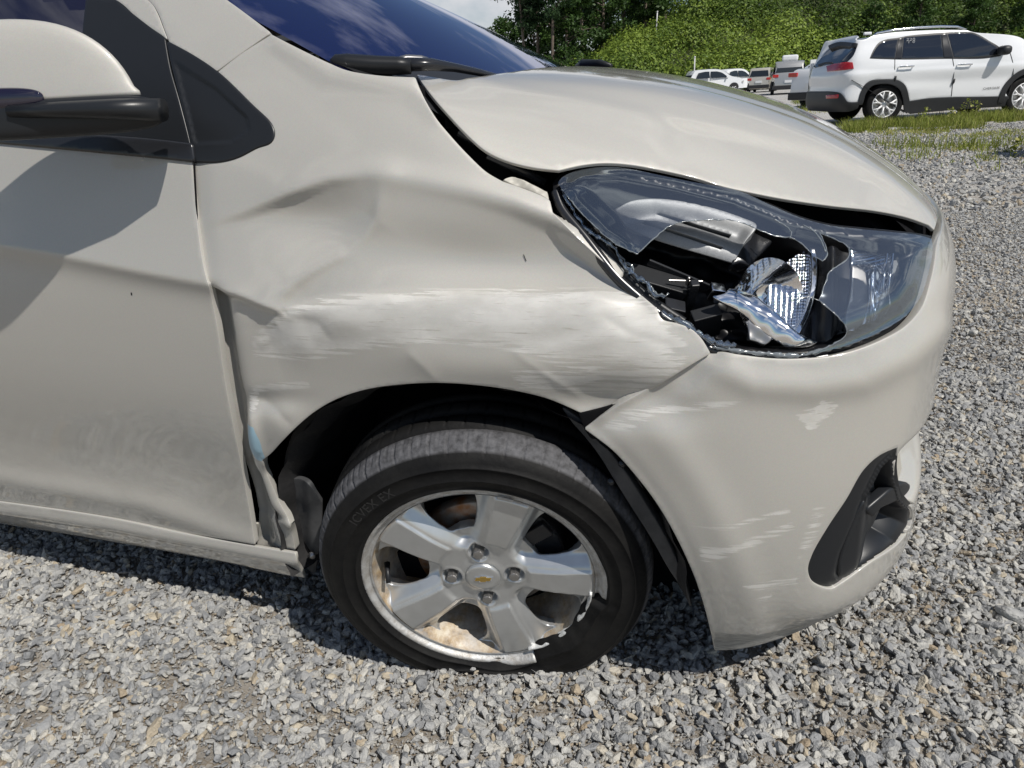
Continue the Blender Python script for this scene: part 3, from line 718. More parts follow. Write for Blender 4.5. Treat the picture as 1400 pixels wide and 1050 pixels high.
# dark tube painting in the shade of the upper door gap, stone chips
def skin_pts(pts, off, stepp=3.0):
    c = catmull(pts, stepp, closed=False); uv = solve_px(SIDE, c, None, off); P0 = SIDE.fn(uv[:, 0], uv[:, 1]); return P0+SIDE.normal(uv[:, 0], uv[:, 1])*off
mb = MB(); mb.tube(skin_pts([(265.5, 223), (267.5, 262), (271, 318), (276, 352), (283, 384)], .0015), .0015, 6); to_car(mb.build('door_gap_shade', M['void'], None))
for cpts in ([(178.5, 400, 1), (180.5, 400, 1), (181, 404, 1), (179, 404, 1)], [(715, 348, 1), (716.2, 348, 1), (720, 357, 1), (718.8, 357, 1)]):
    dd_ = door_disp if cpts[0][0] < 260 else fender_disp
    to_car(panel('paint_chip', SIDE, cpts, M['black'], None, disp=dd_, off=.0012, step=.002, flange=0))
# ================================================================== front wheel: steered, cambered, tyre flat
GZ = .05
def wheel_matrix(W, st, ca):
    n = np.array([math.sin(st)*math.cos(ca), -math.cos(st)*math.cos(ca), math.sin(ca)])
    a = np.array([math.cos(st), math.sin(st), 0]); b = np.cross(a, n)
    if b[2] < 0: b = -b
    Mx = Matrix.Identity(4)
    for i in range(3): Mx[i][0] = a[i]; Mx[i][1] = b[i]; Mx[i][2] = n[i]; Mx[i][3] = W[i]
    return Mx
WM = wheel_matrix((0, .02, .272), R_(13.3), R_(-9.7))
def tp(L, deg=0): return [(r*math.cos(R_(a+deg)), r*math.sin(R_(a+deg))) for r, a in L]
def in_arc(a, lo, hi, w=4):
    """soft 0..1 for angle a (deg array) within lo..hi"""
    m = (lo+hi)/2; h = (hi-lo)/2; d = np.abs((a-m+180) % 360-180); return smooth01((h-d)/w+.5)
def lathe_np(prof, seg):
    pr_ = np.array(prof, float); th = np.arange(seg)*2*np.pi/seg
    R = np.repeat(pr_[None, :, 0], seg, 0); Z = np.repeat(pr_[None, :, 1], seg, 0); T = np.repeat(th[:, None], len(pr_), 1)
    I = np.arange(seg*len(pr_)).reshape(seg, -1); J = np.roll(I, -1, 0)
    Fc = np.stack([I[:, :-1], J[:, :-1], J[:, 1:], I[:, 1:]], -1).reshape(-1, 4)
    return R, Z, T, Fc
def make_tyre(flat=True, seg=720):
    prof = [(.196, -.012), (.199, -.003), (.203, .002), (.208, .006), (.212, .011), (.2125, .0125), (.214, .0125), (.2145, .0115), (.222, .0145), (.232, .0165), (.2325, .0175), (.2335, .0175), (.234, .0168), (.244, .0165), (.254, .0140),
            (.2545, .0150), (.2555, .0150), (.256, .0132), (.262, .0105), (.268, .0065), (.2735, .0005), (.2765, -.0040), (.2785, -.0070), (.2800, -.0085), (.2812, -.0095), (.2840, -.016), (.2862, -.024), (.2875, -.033), (.2882, -.041),
            (.2810, -.0425), (.2810, -.0500), (.2885, -.0515), (.2890, -.066), (.2892, -.080), (.2815, -.0815), (.2815, -.0895), (.2892, -.091), (.2888, -.110), (.2882, -.120), (.2810, -.1215), (.2810, -.129), (.2878, -.1305), (.286, -.145),
            (.280, -.160), (.270, -.170), (.250, -.180), (.225, -.182), (.205, -.175), (.196, -.165)]
    R, Z, T, Fc = lathe_np(prof, seg); A = np.degrees(T)
    tr = ((Z < -.0002) & (Z > -.046) & (R > .2715)).astype(float)  # worn dusty rib; inner ribs left black to paint in the arch shade
    # sipes across the shoulder and blocks
    k = np.arange(seg) % 12; k2 = (np.arange(seg)+6) % 12
    sip = np.zeros(seg); sip[k == 0] = 1; half = np.zeros(seg); half[k2 == 0] = 1
    deep = ((Z < -.0030) & (Z > -.0405) & (R > .272))*sip[:, None]*.0034+((Z < -.0150) & (Z > -.034))*half[:, None]*.002
    deep = deep+(((Z < -.052) & (Z > -.081)) | ((Z < -.0905) & (Z > -.121)))*(R > .285)*(np.roll(sip, 3)[:, None])*.003
    R = R-deep
    if flat:
        arc = in_arc(A, 294, 348, 5)                                   # rubber pushed over the rim edge
        jag = .0022*np.sin(A*.21)+.0010*np.sin(A*.63+1)
        inner = np.clip((.236-R)/.040, 0, 1)**1.0
        R = R-arc*inner*(.0175+jag); Z = Z+arc*smooth01(inner*1.2)*.007
        wav = in_arc(A, 250, 350, 30); Z = Z+wav*.004*np.sin(A/7.)*np.clip((.27-R)/.05, 0, 1)
    X = np.stack([R*np.cos(T), R*np.sin(T), Z], -1).reshape(-1, 3)
    if flat:
        Mw = np.array(WM); Wp = X@Mw[:3, :3].T+Mw[:3, 3]
        pen = np.clip(GZ+.006-Wp[:, 2], 0, None); 
        Wp[:, 2] += pen*.93
        side = np.sign(X[:, 2]+.085)
        Wp += (Mw[:3, 2][None]*(side*pen*.22)[:, None])*(np.abs(X[:, 2]+.085) > .05)[:, None]
        Xi = (Wp-Mw[:3, 3])@Mw[:3, :3]; X = Xi
    return X, Fc, tr.ravel()
wheel = empty('front_wheel'); wheel.matrix_world = Matrix(); to_car(wheel)
def to_wheel(o): o.parent = wheel; o.matrix_parent_inverse = car_inv.inverted() @ car_inv; return o
def place(o):
    o.parent = wheel; o.matrix_local = WM; return o
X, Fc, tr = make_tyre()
tyre = place(mesh_obj('tyre', X, Fc, M['rubber'], None, True, dict(dusty_lit_rib=tr)))
# rim face -----------------------------------------------------------
def rim_fn(a, b): return np.stack([a, b, 0*a], 1)
RIM = Skin(rim_fn, -.22, .22, 8, -.22, .22, 8)
WIN = [(.099, -10), (.099, 10), (.118, 14.5), (.140, 16.5), (.160, 17), (.174, 16), (.183, 12), (.187, 5), (.187, -5), (.183, -12), (.174, -16), (.160, -17), (.140, -16.5), (.118, -14.5)]
WA = [34+72*k for k in range(5)]
SP = [70+72*k for k in range(5)]
def rim_h(UV):
    r = np.hypot(UV[:, 0], UV[:, 1]); a = np.degrees(np.arctan2(UV[:, 1], UV[:, 0]))
    z = -.030+.014*smooth01((.19-r)/.10)+.024*smooth01((r-.05)/.15)+.005*smooth01((.045-r)/.02)
    best = np.full(len(UV), 999.); 
    for s_ in SP:
        d = (a-s_+180) % 360-180; w = r*np.sin(np.radians(np.clip(d, -80, 80))); best = np.where(np.abs(d) < 36, w, best)
    half = .018+.085*np.clip(r-.06, 0, .13)
    e = np.abs(best)-half
    z += .0055*smooth01((.0015-e)/.003)*smooth01((r-.072)/.012)*smooth01((.190-r)/.006)
    z += -.020*smooth01((e-.001)/.026)*smooth01((r-.062)/.02)*smooth01((.191-r)/.008)
    for k in range(4):
        c = np.array(tp([(.054, 3+90*k)])[0]); d = np.hypot(UV[:, 0]-c[0], UV[:, 1]-c[1]); z += -.016*smooth01((.0175-d)/.0045)+.002*np.exp(-((d-.0195)/.0025)**2)
    z += -.003*smooth01((.0315-r)/.002)
    return z
circ = [(.1905, 3*k) for k in range(120)]
rimface = panel('rim', RIM, tp(circ), M['alloy'], None, holes=[tp(WIN, w) for w in WA], px=False, hpx=False, step=.0026, uvdisp=rim_h, flange=.016, bev=.0018)
def set_attr(o, name, fn):
    me = o.data; co = np.zeros(len(me.vertices)*3); me.vertices.foreach_get('co', co); co = co.reshape(-1, 3)
    a = me.attributes.new(name, 'FLOAT', 'POINT'); a.data.foreach_set('value', np.asarray(fn(co), float))
def grime(co):
    r = np.hypot(co[:, 0], co[:, 1]); a = np.degrees(np.arctan2(co[:, 1], co[:, 0]))
    return np.clip(.10+.42*smooth01((r-.1835)/.004)+.55*smooth01((-.020-co[:, 2])/.02)*smooth01((r-.08)/.05)*(.4+.6*in_arc(a, 165, 300, 40)), 0, 1)
set_attr(rimface, 'grime', grime)
place(rimface)
# barrel behind the windows
R2, Z2, T2, F2 = lathe_np([(.1895, -.004), (.188, -.012), (.184, -.022), (.182, -.045), (.178, -.06), (.170, -.10), (.170, -.15), (.186, -.17)], 120)
barrel = mesh_obj('rim_barrel', np.stack([R2*np.cos(T2), R2*np.sin(T2), Z2], -1).reshape(-1, 3), F2, M['alloy'], None)
set_attr(barrel, 'grime', lambda co: np.clip(.22+.38*in_arc(np.degrees(np.arctan2(co[:, 1], co[:, 0])), 150, 335, 50), 0, 1))
place(barrel)
# bent, scraped outer flange: runs round from -8 deg to 293 deg
def arc_strip(name, prof, a0, a1, mat, fn=None, da=1.2):
    n = int((a1-a0)/da)+1; th = np.radians(np.linspace(a0, a1, n)); pr_ = np.array(prof)
    R = np.repeat(pr_[None, :, 0], n, 0); Z = np.repeat(pr_[None, :, 1], n, 0); T = np.repeat(th[:, None], len(pr_), 1)
    if fn: R, Z = fn(R, Z, np.degrees(T))
    I = np.arange(n*len(pr_)).reshape(n, -1); Fc = [tuple(q) for q in np.stack([I[:-1, :-1], I[1:, :-1], I[1:, 1:], I[:-1, 1:]], -1).reshape(-1, 4)]
    Fc += [tuple(I[0]), tuple(I[-1][::-1])]
    return place(mesh_obj(name, np.stack([R*np.cos(T), R*np.sin(T), Z], -1).reshape(-1, 3), Fc, mat, None))
lipprof = [(.1895, -.010), (.1895, -.005), (.1925, -.0035), (.1945, -.0055), (.1965, -.0055), (.1985, -.001), (.2000, .0030), (.2035, .0048), (.2070, .0040), (.2085, .0005), (.2080, -.004), (.203, -.008), (.196, -.012)]
def lipdam(R, Z, A):
    w = in_arc(A, 60, 200, 20)*.0006*np.sin(A*3.1)+.0005*np.sin(A*7.7)
    k = np.clip((R-.195)/.012, 0, 1)
    R = R+k*w+k*.006*in_arc(A, -30, 9, 10); Z = Z+k*(.004*in_arc(A, -30, 12, 12)+.006*in_arc(A, 276, 310, 12)-.004*in_arc(A, 66, 82, 4))
    R = R+k*.004*in_arc(A, 280, 310, 14)
    return R, Z
M['chip'] = Mat('bright fractured alloy', (.72, .72, .70), .45, .4); M['chip'].bump(M['chip'].noise(420, 4), .6, .002)
arc_strip('rim_flange', lipprof, -8, 293, M['lip'], lipdam)
# jagged white fracture edge where the flange is missing
def jag(R, Z, A):
    k = np.clip((.1872-R)/.008, 0, 1); return R+k*(.0030*np.abs(np.sin(A*.16))+.0012*np.sin(A*.47)+.0005*np.sin(A*1.3)), Z+.0008*np.sin(A*.4)
arc_strip('fracture_edge', [(.1795, -.006), (.1802, .0025), (.1825, .0045), (.1850, .0040), (.1870, -.010)], 292, 353, M['chip'], jag, .8)
mb = MB(); mb.box((0, 0, 0), (.026, .006, .004)); w_ = mb.build('balance_weight', M['lip'], None, False); add_bevel(w_, .0015); place(w_); w_.matrix_local = WM @ Matrix.Translation(tuple(tp([(.193, 74)])[0])+(.002,)) @ Matrix.Rotation(R_(-17), 4, 'Z')
# cap with the cross shaped emblem
mb = MB(); mb.lathe([(0, -.0075), (.022, -.0077), (.0275, -.0085), (.0290, -.0105), (.0300, -.015)], 48); place(mb.build('centre_cap', M['alloy'], None))
def prism(pts, z0_, z1_, inset=0):
    n = len(pts); c = np.mean(pts, 0); P = [tuple(p)+(z0_,) for p in pts]+[tuple(c+(np.array(p)-c)*(1-inset))+(z1_,) for p in pts]
    return P, [tuple(range(n))[::-1], tuple(range(n, 2*n))]+[(i, (i+1) % n, (i+1) % n+n, i+n) for i in range(n)]
bow = [(-.0165, -.0042), (-.0062, -.0042), (-.0056, -.0072), (.0056, -.0072), (.0066, -.0042), (.0150, -.0042), (.0185, .0042), (.0082, .0042), (.0076, .0072), (-.0042, .0072), (-.0052, .0042), (-.0135, .0042)]
mb = MB(); mb.add(*prism([np.array(p)*1.0 for p in bow], -.0082, -.0060, .02)); e0 = place(mb.build('emblem_border', M['chrome'], None, False))
mb = MB(); mb.add(*prism([np.array(p)*.84 for p in bow], -.0062, -.0052, .04)); e1_ = place(mb.build('emblem', M['gold'], None, False))
for k in range(4):
    c = tp([(.054, 3+90*k)])[0]
    mb = MB(); hexp = [(c[0]+.0098*math.cos(R_(60*i+12)), c[1]+.0098*math.sin(R_(60*i+12))) for i in range(6)]
    mb.add(*prism(hexp, -.031, -.0075, .06)); mb.lathe([(0, -.0068), (.005, -.0070), (.0078, -.0078), (.0086, -.0095)], 20, c=(c[0], c[1], 0))
    nut = place(mb.build('lug_nut', M['steel'], None, False)); add_bevel(nut, .0008, 2)
# valve
mb = MB(); p = tp([(.172, 178)])[0]; mb.tube([(p[0], p[1], -.035), (p[0]+.004, p[1]-.004, -.018), (p[0]+.007, p[1]-.016, -.004)], [.0055, .0045, .0042], 12); place(mb.build('valve_stem', M['black'], None))
# brake
mb = MB(); mb.lathe([(.06, -.060), (.122, -.060), (.124, -.062), (.124, -.082), (.122, -.084), (.06, -.084)], 64); mb.lathe([(0, -.048), (.058, -.048), (.06, -.060)], 40); place(mb.build('brake_disc', M['disc'], None))
mb = MB()
mb.lathe([(.088, -.050), (.137, -.050), (.140, -.056), (.140, -.095), (.088, -.095)], 16, a0=R_(8), a1=R_(62)); mb.box(tp([(.115, 36)])[0]+(-.046,), (.05, .03, .014), Matrix.Rotation(R_(36), 3, 'Z')); cal = mb.build('brake_caliper', M['black_gloss'], None, False); add_bevel(cal, .003); place(cal)
mb = MB(); mb.box(tp([(.115, 175)])[0]+(-.088,), (.03, .04, .02)); place(mb.build('rusty_bracket', M['rust'], None, False))
mb = MB(); mb.lathe([(0, -.105), (.168, -.105), (.169, -.120)], 48); place(mb.build('dust_shield', M['void'], None))
# raised sidewall lettering
def text_mesh(txt, size):
    cu = bpy.data.curves.new('t', 'FONT'); cu.body = txt; cu.size = size; cu.extrude = .0006; cu.space_character = 1.12; cu.resolution_u = 3
    o = bpy.data.objects.new('t', cu); col.objects.link(o); dg = bpy.context.evaluated_depsgraph_get()
    me = bpy.data.meshes.new_from_object(o.evaluated_get(dg)); bpy.data.objects.remove(o); return me
def tyre_text(txt, size, r, a_start):
    me = text_mesh(txt, size)
    for v in me.vertices:
        x, y, z = v.co; a = R_(a_start)-x/(r+.004); rr = r+y
        v.co = (rr*math.cos(a), rr*math.sin(a), .0166+z-max(0, (rr-.243))*.12)
    me.materials.append(M['rubber_text'].m); o = bpy.data.objects.new('sidewall_lettering', me); col.objects.link(o); place(o)
_m = Mat('raised rubber lettering', (.055, .055, .056), .5); M['rubber_text'] = Mat('sidewall letters', (.017, .017, .017), .6)
tyre_text('ICVEX EX', .0215, .2345, 143)
# ================================================================== liner, splash guard, trims
def car_mb(mb, name, mat, smooth=True, bev=None):
    o = mb.build(name, mat, None, smooth)
    if bev: add_bevel(o, bev)
    return to_car(o)
# wheel arch liner: half drum around the wheel
V = []; na, ny = 64, 8
for i in range(na+1):
    a = R_(3+189*i/na)
    for j in range(ny+1):
        y = .028+.34*j/ny; r = .375-.012*math.sin(i*1.3)*.3-.018*(j > 0)-.004*(j % 2)
        V.append((-.035+r*math.cos(a)*1.0, y, .275+r*.97*math.sin(a)))
Fc = [(i*(ny+1)+j, (i+1)*(ny+1)+j, (i+1)*(ny+1)+j+1, i*(ny+1)+j+1) for i in range(na) for j in range(ny)]
liner = to_car(mesh_obj('wheel_arch_liner', V, Fc, M['liner']))
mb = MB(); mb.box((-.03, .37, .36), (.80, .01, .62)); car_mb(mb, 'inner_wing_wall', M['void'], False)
# grey lit flange of the liner beside the bumper
to_car(panel('liner_flange', SIDE, [(770, 559, 1), (800, 580), (812, 592), (826, 610), (856, 649), (884, 693), (912, 741), (934, 792), (945, 830, 1), (930, 800), (916, 779), (892, 737), (861, 688), (844, 661), (820, 622), (800, 596), (784, 578)], M['guard'], None, off=-.035, step=.005, bev=.002, flange=.02))
for q in ((845, 648), (829, 673)):
    mb = MB()
    P_ = SIDE.fn(*[np.array([w]) for w in SIDE.hit(*q)])[0]; mb.lathe([(0, .004), (.004, .003), (.006, 0)], 14, c=(P_[0], P_[1]+.03, P_[2]), M=Matrix.Rotation(R_(90), 3, 'X')); car_mb(mb, 'liner_clip', M['black_gloss'])
to_car(panel('bumper_side_bracket', SIDE, [(792, 566, 1), (830, 558), (870, 543), (880, 548), (845, 575), (812, 600), (802, 590)], M['void'], None, off=-.018, step=.006))
mb = MB(); mb.box((.372, .44, .43), (.012, .70, .44)); car_mb(mb, 'liner_front_wall', M['void'], False)
# splash guard behind the wheel
SG = [(389, 671, 1), (391, 660), (403, 655), (417, 659), (431, 674), (440, 687, 1), (439, 717), (436, 743), (433, 771), (430, 784), (425, 791), (418, 790), (409, 775), (403, 757), (397, 725), (388, 694)]
def sg_disp(q, P): return .010*np.exp(-((q[:, 0]-412-(q[:, 1]-700)*.1)/12)**2)+.006*np.sin(q[:, 1]/13)*smooth01((q[:, 1]-690)/20)*.4
to_car(panel('splash_guard', SIDE, SG, M['guard'], None, off=-.040, disp=sg_disp, step=.004, bev=.001))
to_car(panel('liner_rear_lip', SIDE, [(389, 668, 1), (388, 640), (393, 612), (405, 585), (428, 560), (463, 542, 1), (436, 566), (414, 590), (402, 618), (398, 655, 1)], M['liner'], None, off=-.046, step=.005))
P_ = SIDE.fn(*[np.array([w]) for w in SIDE.hit(419, 770)])[0]
mb = MB(); mb.lathe([(0, .006), (.0035, .0055), (.004, .004), (.007, .003), (.0078, 0)], 18, c=(P_[0], P_[1]+.020, P_[2]+.004), M=Matrix.Rotation(R_(90), 3, 'X')); car_mb(mb, 'guard_screw', M['steel'])
# exposed door hinge pocket between door and torn fender, and the body post
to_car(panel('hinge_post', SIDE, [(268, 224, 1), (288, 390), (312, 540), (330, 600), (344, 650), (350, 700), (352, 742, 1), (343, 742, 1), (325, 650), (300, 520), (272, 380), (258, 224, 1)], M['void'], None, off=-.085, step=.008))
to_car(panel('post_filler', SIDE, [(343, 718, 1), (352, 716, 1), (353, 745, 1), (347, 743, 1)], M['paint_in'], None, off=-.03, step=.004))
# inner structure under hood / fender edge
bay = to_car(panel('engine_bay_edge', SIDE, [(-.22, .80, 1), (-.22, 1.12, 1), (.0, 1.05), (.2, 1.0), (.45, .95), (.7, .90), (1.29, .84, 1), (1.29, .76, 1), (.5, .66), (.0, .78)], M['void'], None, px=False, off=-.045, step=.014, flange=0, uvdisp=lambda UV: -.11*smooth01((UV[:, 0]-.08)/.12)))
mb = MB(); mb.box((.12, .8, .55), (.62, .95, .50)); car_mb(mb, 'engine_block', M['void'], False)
to_car(panel('fender_rail', SIDE, [(690, 246, 1), (699, 243), (722, 250), (748, 263, 1), (750, 272, 1), (742, 267), (713, 256)], M['paint_in'], None, off=-.006, step=.003,
    disp=lambda q, P: .003*np.sin(q[:, 0]/4.1)*np.sin(q[:, 1]/3.3)))
mb = MB()
for a, b in (((.03, .10, .955), (.10, .14, .91)), ((-.02, .12, .985), (.02, .13, .96))): mb.tube([a, b], .007, 8)
car_mb(mb, 'hood_hinge', M['black_gloss'])
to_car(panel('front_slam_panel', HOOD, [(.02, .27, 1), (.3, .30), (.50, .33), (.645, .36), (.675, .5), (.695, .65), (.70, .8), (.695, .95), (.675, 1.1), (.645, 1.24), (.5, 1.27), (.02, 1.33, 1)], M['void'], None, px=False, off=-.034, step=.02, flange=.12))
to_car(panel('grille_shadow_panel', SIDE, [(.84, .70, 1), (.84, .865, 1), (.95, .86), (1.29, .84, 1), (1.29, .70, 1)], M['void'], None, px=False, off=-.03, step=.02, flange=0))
# fog lamp surround in the bumper corner
FOG = [(1228, 611, 1), (1203, 622), (1180, 643), (1157, 682), (1131, 721), (1109, 760), (1104, 780), (1110, 796), (1135, 806), (1151, 798), (1190, 770), (1228, 744), (1245, 719), (1248, 700), (1244, 688, 1), (1232, 672), (1226, 640)]
INN = [(1222, 624), (1206, 640), (1186, 680), (1175, 715), (1155, 760), (1149, 786), (1160, 789), (1190, 768), (1226, 742), (1242, 717), (1244, 697), (1232, 684), (1224, 655)]
def fog_disp(q, P):
    p = np.array(INN, float); d, _, _ = polydist(q, p, True); i = inside(q, p)
    return np.where(i, -.055*smooth01(d/16), -.004*smooth01((10-d)/10))
to_car(panel('fog_lamp_surround', SIDE, FOG, M['trim'], None, disp=fog_disp, off=-.0015, step=.0028, bev=.001, flange=.03))
def vane_disp(q, P): return -.002-.020*smooth01((q[:, 0]-(1168+(790-q[:, 1])*.12))/34)
to_car(panel('fog_lamp_vane', SIDE, [(1186, 682, 1), (1200, 676), (1226, 648), (1227, 662), (1214, 684), (1204, 694, 1), (1196, 712), (1184, 740), (1176, 782, 1), (1164, 787), (1150, 788), (1149, 765, 1), (1160, 732), (1172, 704)], M['trim'], None, disp=vane_disp, step=.003, bev=.003, flange=.03))
to_car(panel('fog_lamp_blade', SIDE, [(1187, 698, 1), (1206, 682), (1222, 669), (1238, 663), (1244, 665), (1240, 674), (1222, 685), (1204, 694), (1196, 705, 1)], M['trim'], None, off=-.004, step=.003, bev=.004, flange=.012))
to_car(panel('fog_lamp_backing', SIDE, [(1183, 690, 1), (1196, 655), (1212, 630), (1229, 612, 1), (1232, 660), (1210, 688)], M['paint_in'], None, off=-.030, step=.005, flange=0))

# ================================================================== wiper, cowl
def along(pts, z_up=0.):
    out = []
    for px, py, y in pts: P_ = at_plane(px, py, 1, y); out.append(tuple(P_+np.array([0, 0, z_up])))
    return out
def flat_tube(mb, pts, rw, rh, seg=12, nrm=None):
    pts = [Vector(p) for p in pts]; n = len(pts); V = []
    for i, p in enumerate(pts):
        t = (pts[min(i+1, n-1)]-pts[max(i-1, 0)]).normalized(); up = Vector(nrm or (0.35, -.3, .88)).normalized(); a = t.cross(up).normalized(); b = a.cross(t)
        for k in range(seg):
            g = 2*math.pi*k/seg; cx = math.copysign(abs(math.cos(g))**.7, math.cos(g)); cy2 = math.copysign(abs(math.sin(g))**.7, math.sin(g)); V.append(p+a*cx*rw[i]+b*cy2*rh[i])
    Fc = [(i*seg+k, i*seg+(k+1) % seg, (i+1)*seg+(k+1) % seg, (i+1)*seg+k) for i in range(n-1) for k in range(seg)]+[tuple(range(seg))[::-1], tuple((n-1)*seg+k for k in range(seg))]
    mb.add(V, Fc)
mb = MB(); flat_tube(mb, along([(452, 85, .13), (458, 84, .135), (475, 86, .14), (510, 89, .155), (545, 90, .165), (562, 91, .17)]), [.004, .010, .0125, .013, .012, .010], [.003, .009, .012, .0125, .012, .010])
wip = car_mb(mb, 'wiper_arm', M['black'])
mb = MB(); flat_tube(mb, along([(556, 88, .17), (590, 88, .20), (620, 92, .24), (655, 99, .29), (690, 107, .33)]), [.010, .010, .008, .007, .004], [.009, .008, .006, .005, .003]); car_mb(mb, 'wiper_blade', M['black_gloss'])
mb = MB(); flat_tube(mb, along([(548, 80, .18), (556, 78, .19), (576, 79, .20), (584, 81, .21)]), [.004, .005, .005, .003], [.003]*4); car_mb(mb, 'washer_nozzle', M['steel'])
mb = MB(); flat_tube(mb, [(-.03, 1.27, 1.085), (-.07, 1.30, 1.095), (-.13, 1.36, 1.10), (-.16, 1.40, 1.095)], [.006, .012, .012, .006], [.006, .010, .010, .005]); car_mb(mb, 'far_wiper_arm', M['black'])
# cowl trough
V = []; nn = 40
for i in range(nn+1):
    s_ = i/nn; a = screen_fn(np.array([s_]), np.array([.015]))[0]; y = a[1]
    t_ = abs(y-.8)/.66; xh = .015-.075*t_**2.2+.02
    for x, z in ((a[0], a[2]+.001), (a[0]+.02, a[2]-.006), (xh-.03, 1.045-.02*t_), (xh, 1.035-.03*t_), (xh, .99)): V.append((x, y, z))
Fc = [(i*5+j, (i+1)*5+j, (i+1)*5+j+1, i*5+j+1) for i in range(nn) for j in range(4)]
to_car(mesh_obj('cowl', V, Fc, M['cowl']))

# ================================================================== mirror
mir = to_car(empty('side_mirror'))
def superell(c, r, e=.75, nu=48, nv=32, shear=None, cutz=None):
    V = []; sg = lambda v, p: math.copysign(abs(v)**p, v)
    for i in range(nv+1):
        ph = -math.pi/2+math.pi*i/nv
        for j in range(nu):
            th = 2*math.pi*j/nu
            x = sg(math.cos(ph), e)*sg(math.cos(th), e); y = sg(math.cos(ph), e)*sg(math.sin(th), e); z = sg(math.sin(ph), e)
            if cutz is not None: z = max(z, cutz) if cutz < 0 else z
            p = [c[0]+r[0]*x, c[1]+r[1]*y, c[2]+r[2]*z]
            if shear: p = shear(p, x, y, z)
            V.append(p)
    Fc = [(i*nu+j, i*nu+(j+1) % nu, (i+1)*nu+(j+1) % nu, (i+1)*nu+j) for i in range(nv) for j in range(nu)]
    return V, Fc
def msh(p, x, y, z):
    p[2] += .030*(y*.5)*(z > 0)*-1 if False else 0
    p[2] -= .020*max(0, y)**2*(z > 0); p[0] += -.03*z+2.0*(p[1]+.058); return p
V, Fc = superell((-.604, -.058, 1.066), (.046, .060, .102), .62, shear=msh, cutz=-.06)
def in_mirror(o): o.parent = mir; return o
cap = in_mirror(mesh_obj('mirror_cap', V, Fc, M['paint'])); add_attr = [cap.data.attributes.new(k, 'FLOAT', 'POINT') for k in ('scuff', 'dirt', 'primer', 'scrape')]
V, Fc = superell((-.586, -.062, 1.036), (.052, .068, .027), .55, shear=lambda p, x, y, z: (p.__setitem__(0, p[0]+2.0*(p[1]+.058)), p)[1])
in_mirror(mesh_obj('mirror_housing', V, Fc, M['trim']))
mb = MB(); flat_tube(mb, [(-.62, -.075, 1.048), (-.55, -.05, 1.046), (-.48, -.03, 1.043), (-.425, -.008, 1.038)], [.030, .036, .034, .024], [.010, .012, .014, .016], nrm=(0, 0, 1)); in_mirror(mb.build('mirror_foot', M['trim'], None))
V, Fc = superell((-.650, -.100, 1.064), (.032, .034, .016), .7, shear=lambda p, x, y, z: (p.__setitem__(0, p[0]+1.9*(p[1]+.100)), p)[1]); in_mirror(mesh_obj('indicator_lens', V, Fc, M['glass_dark']))

# ================================================================== rest of the body (mostly out of sight)
def roof_fn(x, y):
    c = np.abs(y-.8)/.62; return np.stack([x, y, 1.425+.05*np.sin(np.clip((-x-.75)/1.4, 0, 1)*np.pi)-.085*c**3], 1)
_x, _y = np.meshgrid(np.linspace(-2.15, -.80, 24), np.linspace(.20, 1.40, 30), indexing='ij'); P_ = roof_fn(_x.ravel(), _y.ravel())
ed = np.abs(P_[:, 1]-.8)/.6; P_[:, 0] += np.where(P_[:, 0] > -.95, -.10*ed**2, 0); P_[:, 1] = .8+(P_[:, 1]-.8)*1.0
ro = to_car(mesh_obj('roof', P_, gridF(np.arange(24*30).reshape(24, 30)), M['paint_in']))
# mirrored left side as one skin, plus tail and floor
_u, _v = np.meshgrid(np.linspace(-2.29, .35, 90), np.linspace(.16, 1.32, 50), indexing='ij'); P_ = side_fn(_u.ravel(), _v.ravel()); P_[:, 1] = 1.6-P_[:, 1]
I = np.arange(90*50).reshape(90, 50); F_ = [f[::-1] for f in gridF(I)]
ctr = [(np.mean([P_[k] for k in f], 0)) for f in F_]
keep = [f for f, c in zip(F_, ctr) if not (c[2] < .62 and ((c[0]**2+(c[2]-.30)**2) < .34**2 or ((c[0]+2.385)**2+(c[2]-.30)**2) < .34**2)) and not (c[0] > .0 and c[2] > .93) and not (c[2] > 1.05 and c[0] > -1.05)]
mb = MB(); mb.tube([(-.14, 1.475, 1.065), (-.21, 1.475, 1.085), (-.30, 1.47, 1.105), (-.93, 1.38, 1.36)], [.010, .012, .012, .012], 8); car_mb(mb, 'far_windscreen_pillar', M['paint_in'])
mb = MB(); mb.box((-1.6, 1.40, 1.2), (1.1, .02, .34)); car_mb(mb, 'far_side_glass', M['glass_dark'], False)
to_car(mesh_obj('left_body_side', P_, keep, M['paint_in']))
mb = MB(); mb.box((-1.05, .8, .24), (2.0, 1.46, .05)); mb.box((-1.05, .8, .62), (1.9, 1.40, .04)); mb.box((-2.9, .8, .62), (.08, 1.5, .75)); mb.box((-2.6, .8, .95), (.7, 1.4, .06)); car_mb(mb, 'floor_pan', M['void'], False)
for nm_, c_ in (('rear_wheel', (-2.385, .12, .335)), ('front_wheel', (0, 1.48, .335)), ('rear_wheel', (-2.385, 1.48, .335))):
    mb = MB(); mb.lathe([(.0, -.09), (.2, -.09), (.27, -.08), (.285, -.05), (.285, .06), (.27, .08), (0, .08)], 40, c=c_, M=Matrix.Rotation(R_(90), 3, 'X')); car_mb(mb, nm_, M['rubber'])
